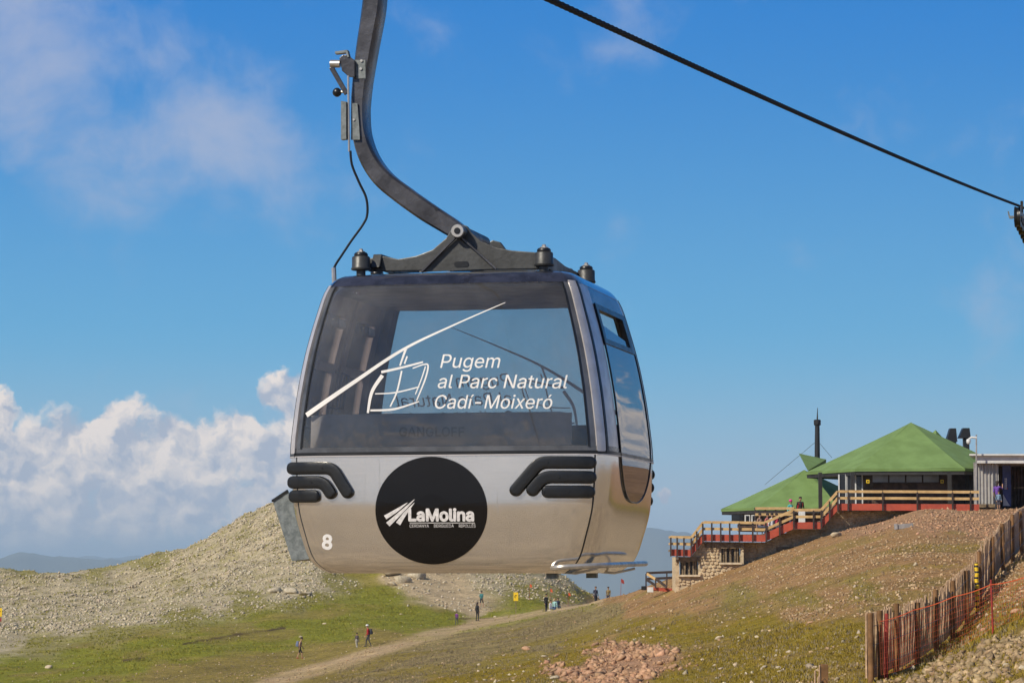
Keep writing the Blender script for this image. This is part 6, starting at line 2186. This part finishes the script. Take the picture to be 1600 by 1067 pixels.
def person(label, loc, face, height, top, legs, skin=(0.42, 0.24, 0.15), hair=(0.03, 0.02, 0.015), shoes=(0.05, 0.04, 0.04), shorts=False, sleeves=True, step=0.25, lean=0.0, pack=None, hat=None, group=None, arm_up=False, sit=False, long_hair=False):
    """one continuous body standing at loc and facing the heading face (0 = away from the camera, clockwise)"""
    s = height / 1.75
    t = thing('person', label, 'person', loc, -face, group)
    # joints: x right, y forward, z up
    B = []   # (a, b, ra, rb, cloth)
    hipz = 0.92
    def seg(a, b, ra, rb, c): B.append((Vector(a), Vector(b), ra, rb, c))
    top_c = 'top'
    ly = lean
    pel = Vector((0, 0, hipz)); ch = Vector((0, 0.10 * lean * 4, 1.28)); nk = Vector((0, 0.16 * lean * 4, 1.47)); hd = nk + Vector((0, 0.03 + lean * 0.25, 0.16))
    seg(pel + Vector((-0.07, 0, 0)), pel + Vector((0.07, 0, 0)), 0.115, 0.115, 'legs')
    seg(pel + Vector((0, 0, 0.08)), ch, 0.125, 0.145, 'top')
    seg(ch + Vector((-0.11, 0, 0.09)), ch + Vector((0.11, 0, 0.09)), 0.085, 0.085, 'top')
    seg(ch + Vector((0, 0, 0.1)), nk, 0.09, 0.055, 'top')
    seg(nk, hd, 0.052, 0.06, 'skin')
    seg(hd + Vector((0, 0.01, -0.02)), hd + Vector((0, 0, 0.06)), 0.078, 0.088, 'skin')
    seg(hd + Vector((0, 0.085, 0.0)), hd + Vector((0, 0.105, -0.012)), 0.013, 0.012, 'skin')         # nose
    for sx in (-1, 1):
        seg(hd + Vector((sx * 0.085, 0, 0.01)), hd + Vector((sx * 0.088, -0.005, 0.035)), 0.012, 0.012, 'skin')   # ear
        st = sx * step
        if sit:
            hip = pel + Vector((sx * 0.10, 0, -0.02)); kn = hip + Vector((sx * 0.03, 0.43, 0.02)); an = kn + Vector((0, 0.03, -0.42))
        else:
            hip = pel + Vector((sx * 0.095, 0, -0.03))
            an = Vector((sx * 0.10, st * 0.9, 0.085)); kn = (hip + an) / 2 + Vector((0, 0.05 + abs(st) * 0.1, 0.02))
        seg(hip, kn, 0.088, 0.060, 'legs')
        seg(kn, an, 0.056, 0.038, 'calf')
        seg(an + Vector((0, -0.03, -0.045)), an + Vector((0, 0.15, -0.052)), 0.042, 0.034, 'shoe')
        sh = ch + Vector((sx * 0.185, 0, 0.115))
        if arm_up and sx > 0:
            el = sh + Vector((0.08, 0.18, -0.10)); wr = el + Vector((-0.06, 0.14, 0.20))
        else:
            el = sh + Vector((sx * 0.05, -0.03 - st * 0.25, -0.29)); wr = el + Vector((-sx * 0.01, 0.10 - st * 0.3, -0.23))
        seg(sh, el, 0.052, 0.041, 'top')
        seg(el, wr, 0.040, 0.029, 'fore')
        hdn = (wr - el).normalized()
        pm = wr + hdn * 0.075
        seg(wr, pm, 0.030, 0.036, 'skin')
        lat = hdn.cross(Vector((sx, 0, 0)))
        lat = lat.normalized() if lat.length > 1e-3 else Vector((0, 1, 0))
        for k, ln in enumerate((0.07, 0.08, 0.075, 0.06)):
            r0 = pm + lat * (0.03 - 0.02 * k); md = r0 + hdn * ln * 0.55
            seg(r0, md, 0.0105, 0.010, 'skin'); seg(md, md + hdn * ln * 0.4 + Vector((-sx * 0.015, 0, 0)), 0.010, 0.009, 'skin')
        seg(wr + hdn * 0.02 + lat * 0.03, wr + hdn * 0.075 + lat * 0.065, 0.012, 0.010, 'skin')
    mb = MB()
    for a, b, ra, rb, c in B:
        capsule(mb, a * s, b * s, ra * s, rb * s, 10)
    ob = mb.build('body', [], t) if False else None
    me = bpy.data.meshes.new('body'); me.from_pydata(mb.v, [], mb.f)
    tmp = bpy.data.objects.new('body', me); COL.objects.link(tmp)
    md = tmp.modifiers.new('r', 'REMESH'); md.mode = 'VOXEL'; md.voxel_size = 0.014 * s
    dg = bpy.context.evaluated_depsgraph_get(); dg.update()
    me2 = bpy.data.meshes.new_from_object(tmp.evaluated_get(dg))
    bpy.data.objects.remove(tmp); bpy.data.meshes.remove(me)
    me2.name = 'body'
    # cloth by nearest limb
    def c_of(c):
        return {'top': 1, 'legs': 2, 'skin': 0, 'shoe': 3, 'calf': 0 if shorts else 2, 'fore': 1 if sleeves else 0}[c]
    pm_ = lambda nm, c: mat('cloth_' + nm + '_%.3f_%.3f_%.3f' % c, c, 0.8, 0, 0.2, 14)
    for m in (pm_('skin', skin), pm_('top', top), pm_('legs', legs), pm_('shoe', shoes)):
        me2.materials.append(m)
    nf = len(me2.polygons)
    cen = np.zeros(nf * 3); me2.polygons.foreach_get('center', cen); cen = cen.reshape(-1, 3)
    best = np.full(nf, 1e9); idx = np.zeros(nf, np.int32)
    for a, b, ra, rb, c in B:
        A = np.array(a) * s; D = np.array(b) * s - A
        u = np.clip(((cen - A) @ D) / max(D @ D, 1e-9), 0, 1)
        dist = np.linalg.norm(cen - (A + u[:, None] * D), axis=1) - (ra + (rb - ra) * u) * s
        ok = dist < best
        best[ok] = dist[ok]; idx[ok] = c_of(c)
    me2.polygons.foreach_set('material_index', idx)
    me2.polygons.foreach_set('use_smooth', np.ones(nf, bool))
    body = bpy.data.objects.new('body', me2); COL.objects.link(body); body.parent = t
    # hair or hat
    hm = MB()
    cap = []
    c0 = (hd + Vector((0, -0.012, 0.045))) * s
    n = 14
    rows = [(0.100, -0.02), (0.104, 0.02), (0.096, 0.06), (0.072, 0.088), (0.03, 0.102)]
    hm.lathe([(r * s, h * s) for r, h in rows], c0, n)
    if long_hair:
        capsule(hm, c0 + Vector((0, -0.06, -0.02)) * s, c0 + Vector((0, -0.10, -0.2)) * s, 0.07 * s, 0.045 * s, 8)
    hm.build('hair', pm_('hair', hair), t, smooth=True)
    if hat:
        h = MB().lathe([(0.15 * s, -0.005 * s), (0.155 * s, 0.006 * s), (0.11 * s, 0.02 * s), (0.108 * s, 0.09 * s), (0.07 * s, 0.118 * s), (0.02 * s, 0.125 * s)], c0 + Vector((0, 0.01, 0.02)) * s, 16)
        h.build('hat', pm_('hat', hat), t, smooth=True)
    if pack:
        col, plabel = pack
        R = Matrix.Rotation(-face, 3, 'Z')
        w = thing('backpack', plabel, 'backpack', Vector(loc) + R @ (Vector((0, -0.22 + 0.2 * lean, 1.02)) * s), -face)
        pb = MB().box((0, 0, 0.20 * s), (0.30 * s, 0.19 * s, 0.46 * s)).build('bag', pm_('pack', col), w, bevel=0.06 * s, smooth=True)
        MB().box((0, -0.11 * s, 0.13 * s), (0.22 * s, 0.07 * s, 0.22 * s)).build('pocket', pm_('pack', tuple(c * 0.8 for c in col)), w, bevel=0.02 * s)
        for sx in (-1, 1):
            MB().tube([Vector((sx * 0.11, 0.08, 0.38)) * s, Vector((sx * 0.13, 0.20, 0.42)) * s, Vector((sx * 0.13, 0.34, 0.30)) * s, Vector((sx * 0.13, 0.30, 0.10)) * s, Vector((sx * 0.12, 0.10, 0.02)) * s], 0.018 * s, 6).build('strap', pm_('pack', tuple(c * 0.6 for c in col)), w, smooth=True)
    return t


def at_ground(px, Y):
    x = (px - 800) / FPX * Y
    return (x, Y, gz(x, Y) - 0.01)


def seat_spot(px, Y):
    x, y, z = at_ground(px, Y)
    bm = bmesh.new(); bmesh.ops.create_icosphere(bm, subdivisions=2, radius=0.34)
    v = np.array([q.co[:] for q in bm.verts]) * np.array([1, 1, 0.9]); f = np.array([[a.index for a in q.verts] for q in bm.faces]); bm.free()
    ob = mesh_np('rock', v, f, M_GREY, colattr=np.ones((len(v), 3)))
    ob.location = (x, y, z + 0.02)
    tag(ob, 'grey boulder used as a seat by the group resting on the brow', 'rock', 'boulders under the resting group')
    return (x, y, z - 0.48)


R90 = math.pi / 2
person('walker in black shorts and tan top bending forward on the grass beside the path', at_ground(470, 222), R90, 1.62, (0.50, 0.30, 0.19), (0.012, 0.012, 0.015), shorts=True, sleeves=False, shoes=(0.30, 0.03, 0.02), lean=0.16, pack=((0.16, 0.20, 0.32), 'blue-grey backpack carried by the walker in black shorts'))
person('small child in grey top and pale trousers walking beside the red-jacketed adult', at_ground(559, 225), -0.4, 1.15, (0.11, 0.08, 0.09), (0.50, 0.47, 0.44), step=0.12)
person('walker in red jacket and white sun hat looking down', at_ground(577, 222), -R90, 1.66, (0.42, 0.02, 0.02), (0.04, 0.04, 0.055), hat=(0.75, 0.72, 0.68), lean=0.10, pack=((0.03, 0.03, 0.045), 'dark backpack worn over the red jacket'))
person('child in purple top walking up the footpath', at_ground(714, 264), 0.3, 1.2, (0.16, 0.035, 0.19), (0.06, 0.06, 0.10))
person('person dressed all in black standing beside the footpath', at_ground(746, 270), 0.8, 1.75, (0.012, 0.012, 0.014), (0.012, 0.012, 0.014), step=0.05, long_hair=True)
person('walker in teal shirt and dark shorts climbing beyond the person in black', at_ground(752.5, 288), 0.5, 1.68, (0.04, 0.17, 0.17), (0.03, 0.03, 0.035), shorts=True, sleeves=False)
person('person in black jacket standing on the brow by the footpath', at_ground(853, 262), 2.4, 1.70, (0.014, 0.014, 0.016), (0.02, 0.02, 0.03), step=0.05)
person('person in white top resting on the brow by the footpath', seat_spot(860, 261), 2.0, 1.6, (0.70, 0.70, 0.72), (0.05, 0.09, 0.16), sit=True, step=0.05)
person('person in pale teal top with blond hair on the brow by the footpath', seat_spot(866.5, 262), 3.4, 1.6, (0.30, 0.52, 0.50), (0.12, 0.16, 0.25), sit=True, hair=(0.42, 0.27, 0.10), step=0.05)
person('person in dark navy jacket with brown hair among the resting group', seat_spot(871, 263), 2.8, 1.6, (0.03, 0.04, 0.07), (0.04, 0.05, 0.08), sit=True, hair=(0.07, 0.04, 0.025), step=0.05)
person('person in navy fleece half hidden beyond the brow of the path', at_ground(930, 258), 2.6, 1.75, (0.035, 0.035, 0.06), (0.03, 0.03, 0.04), hair=(0.12, 0.07, 0.04), step=0.1)
person('person in dark vest and mustard sleeves beyond the brow of the path', at_ground(950, 256), 3.6, 1.62, (0.20, 0.14, 0.05), (0.03, 0.03, 0.05), step=0.1)
zt = P(1240, 813, 176).z
person('person in turquoise shirt and pink cap leaning on the terrace railing', (P(1235, 800, 177).x, 177, zt - 0.35), 2.4, 1.62, (0.08, 0.50, 0.50), (0.05, 0.06, 0.10), hat=(0.75, 0.05, 0.30), step=0.05)
person('person in black shirt standing on the terrace behind the railing', (P(1250.5, 800, 177).x, 177, zt - 0.22), 2.9, 1.70, (0.02, 0.02, 0.022), (0.04, 0.04, 0.06), step=0.05, pack=((0.52, 0.02, 0.02), 'bright red backpack on the terrace visitor in black shirt'))
zl = P(1190, 834, 168.2).z
for px, Y, c, lab in ((1199, 169.6, (0.55, 0.16, 0.14), 'salmon pink shirt'), (1206, 168.9, (0.62, 0.60, 0.60), 'white shirt'), (1213, 169.5, (0.50, 0.04, 0.08), 'crimson shirt'), (1187, 169.4, (0.40, 0.25, 0.18), 'tan shirt')):
    person('guest in %s seated at the terrace behind the plank railing' % lab, (P(px, 830, Y).x, Y, zl - 0.42), 2.2, 1.65, c, (0.05, 0.06, 0.10), sit=True)
    x = P(px, 830, Y).x
    st = MB().box((0, 0, 0.42), (0.36, 0.36, 0.04))
    for sx in (-0.15, 0.15):
        for sy in (-0.15, 0.15):
            st.box((sx, sy, 0.2), (0.03, 0.03, 0.40))
    ob = thing('stool', 'dark wooden stool under the guest in %s' % lab, 'stool', (x, Y, zl - 0.02))
    MB().box((0, 0, 0.36), (0.36, 0.36, 0.04)).build('seat', M_WALLWOOD, ob)
    for sx in (-0.15, 0.15):
        for sy in (-0.15, 0.15):
            MB().box((sx, sy, 0.17), (0.03, 0.03, 0.34)).build('leg', M_WALLWOOD, ob)
zs = P(1560, 797, 168.4).z
person('adult in purple top with dark hair shading the eyes at the shed doorway', (P(1558.5, 797, 168.3).x, 168.3, zs), 0.6, 1.72, (0.13, 0.05, 0.30), (0.03, 0.03, 0.04), step=0.05, arm_up=True, sleeves=False, long_hair=True)
person('child in pale blue shirt in front of the adult at the shed', (P(1560.5, 797, 167.7).x, 167.7, zs), 3.0, 1.1, (0.20, 0.30, 0.42), (0.05, 0.04, 0.06), step=0.05, shorts=True)


# ------------------------------------------------------------------ the air
def haze():
    m = bpy.data.materials.new('mountain_air')
    m.use_nodes = True
    T = NT(m.node_tree)
    T.n.remove(T.n['Principled BSDF'])
    v = T.new('ShaderNodeVolumePrincipled')
    v.inputs['Color'].default_value = (0.62, 0.82, 1.0, 1)
    v.inputs['Density'].default_value = HAZE
    v.inputs['Anisotropy'].default_value = 0.0
    T.l.new(v.outputs[0], T.n['Material Output'].inputs['Volume'])
    ob = MB().box((0, 0, 0), (140000, 140000, 1420)).build('haze', m)
    ob.location = (0, 0, -400)
    tag(ob, 'thin blue mountain haze in the air over the valleys', 'haze', kind='stuff')
    return ob


HAZE = 0.00006
haze()
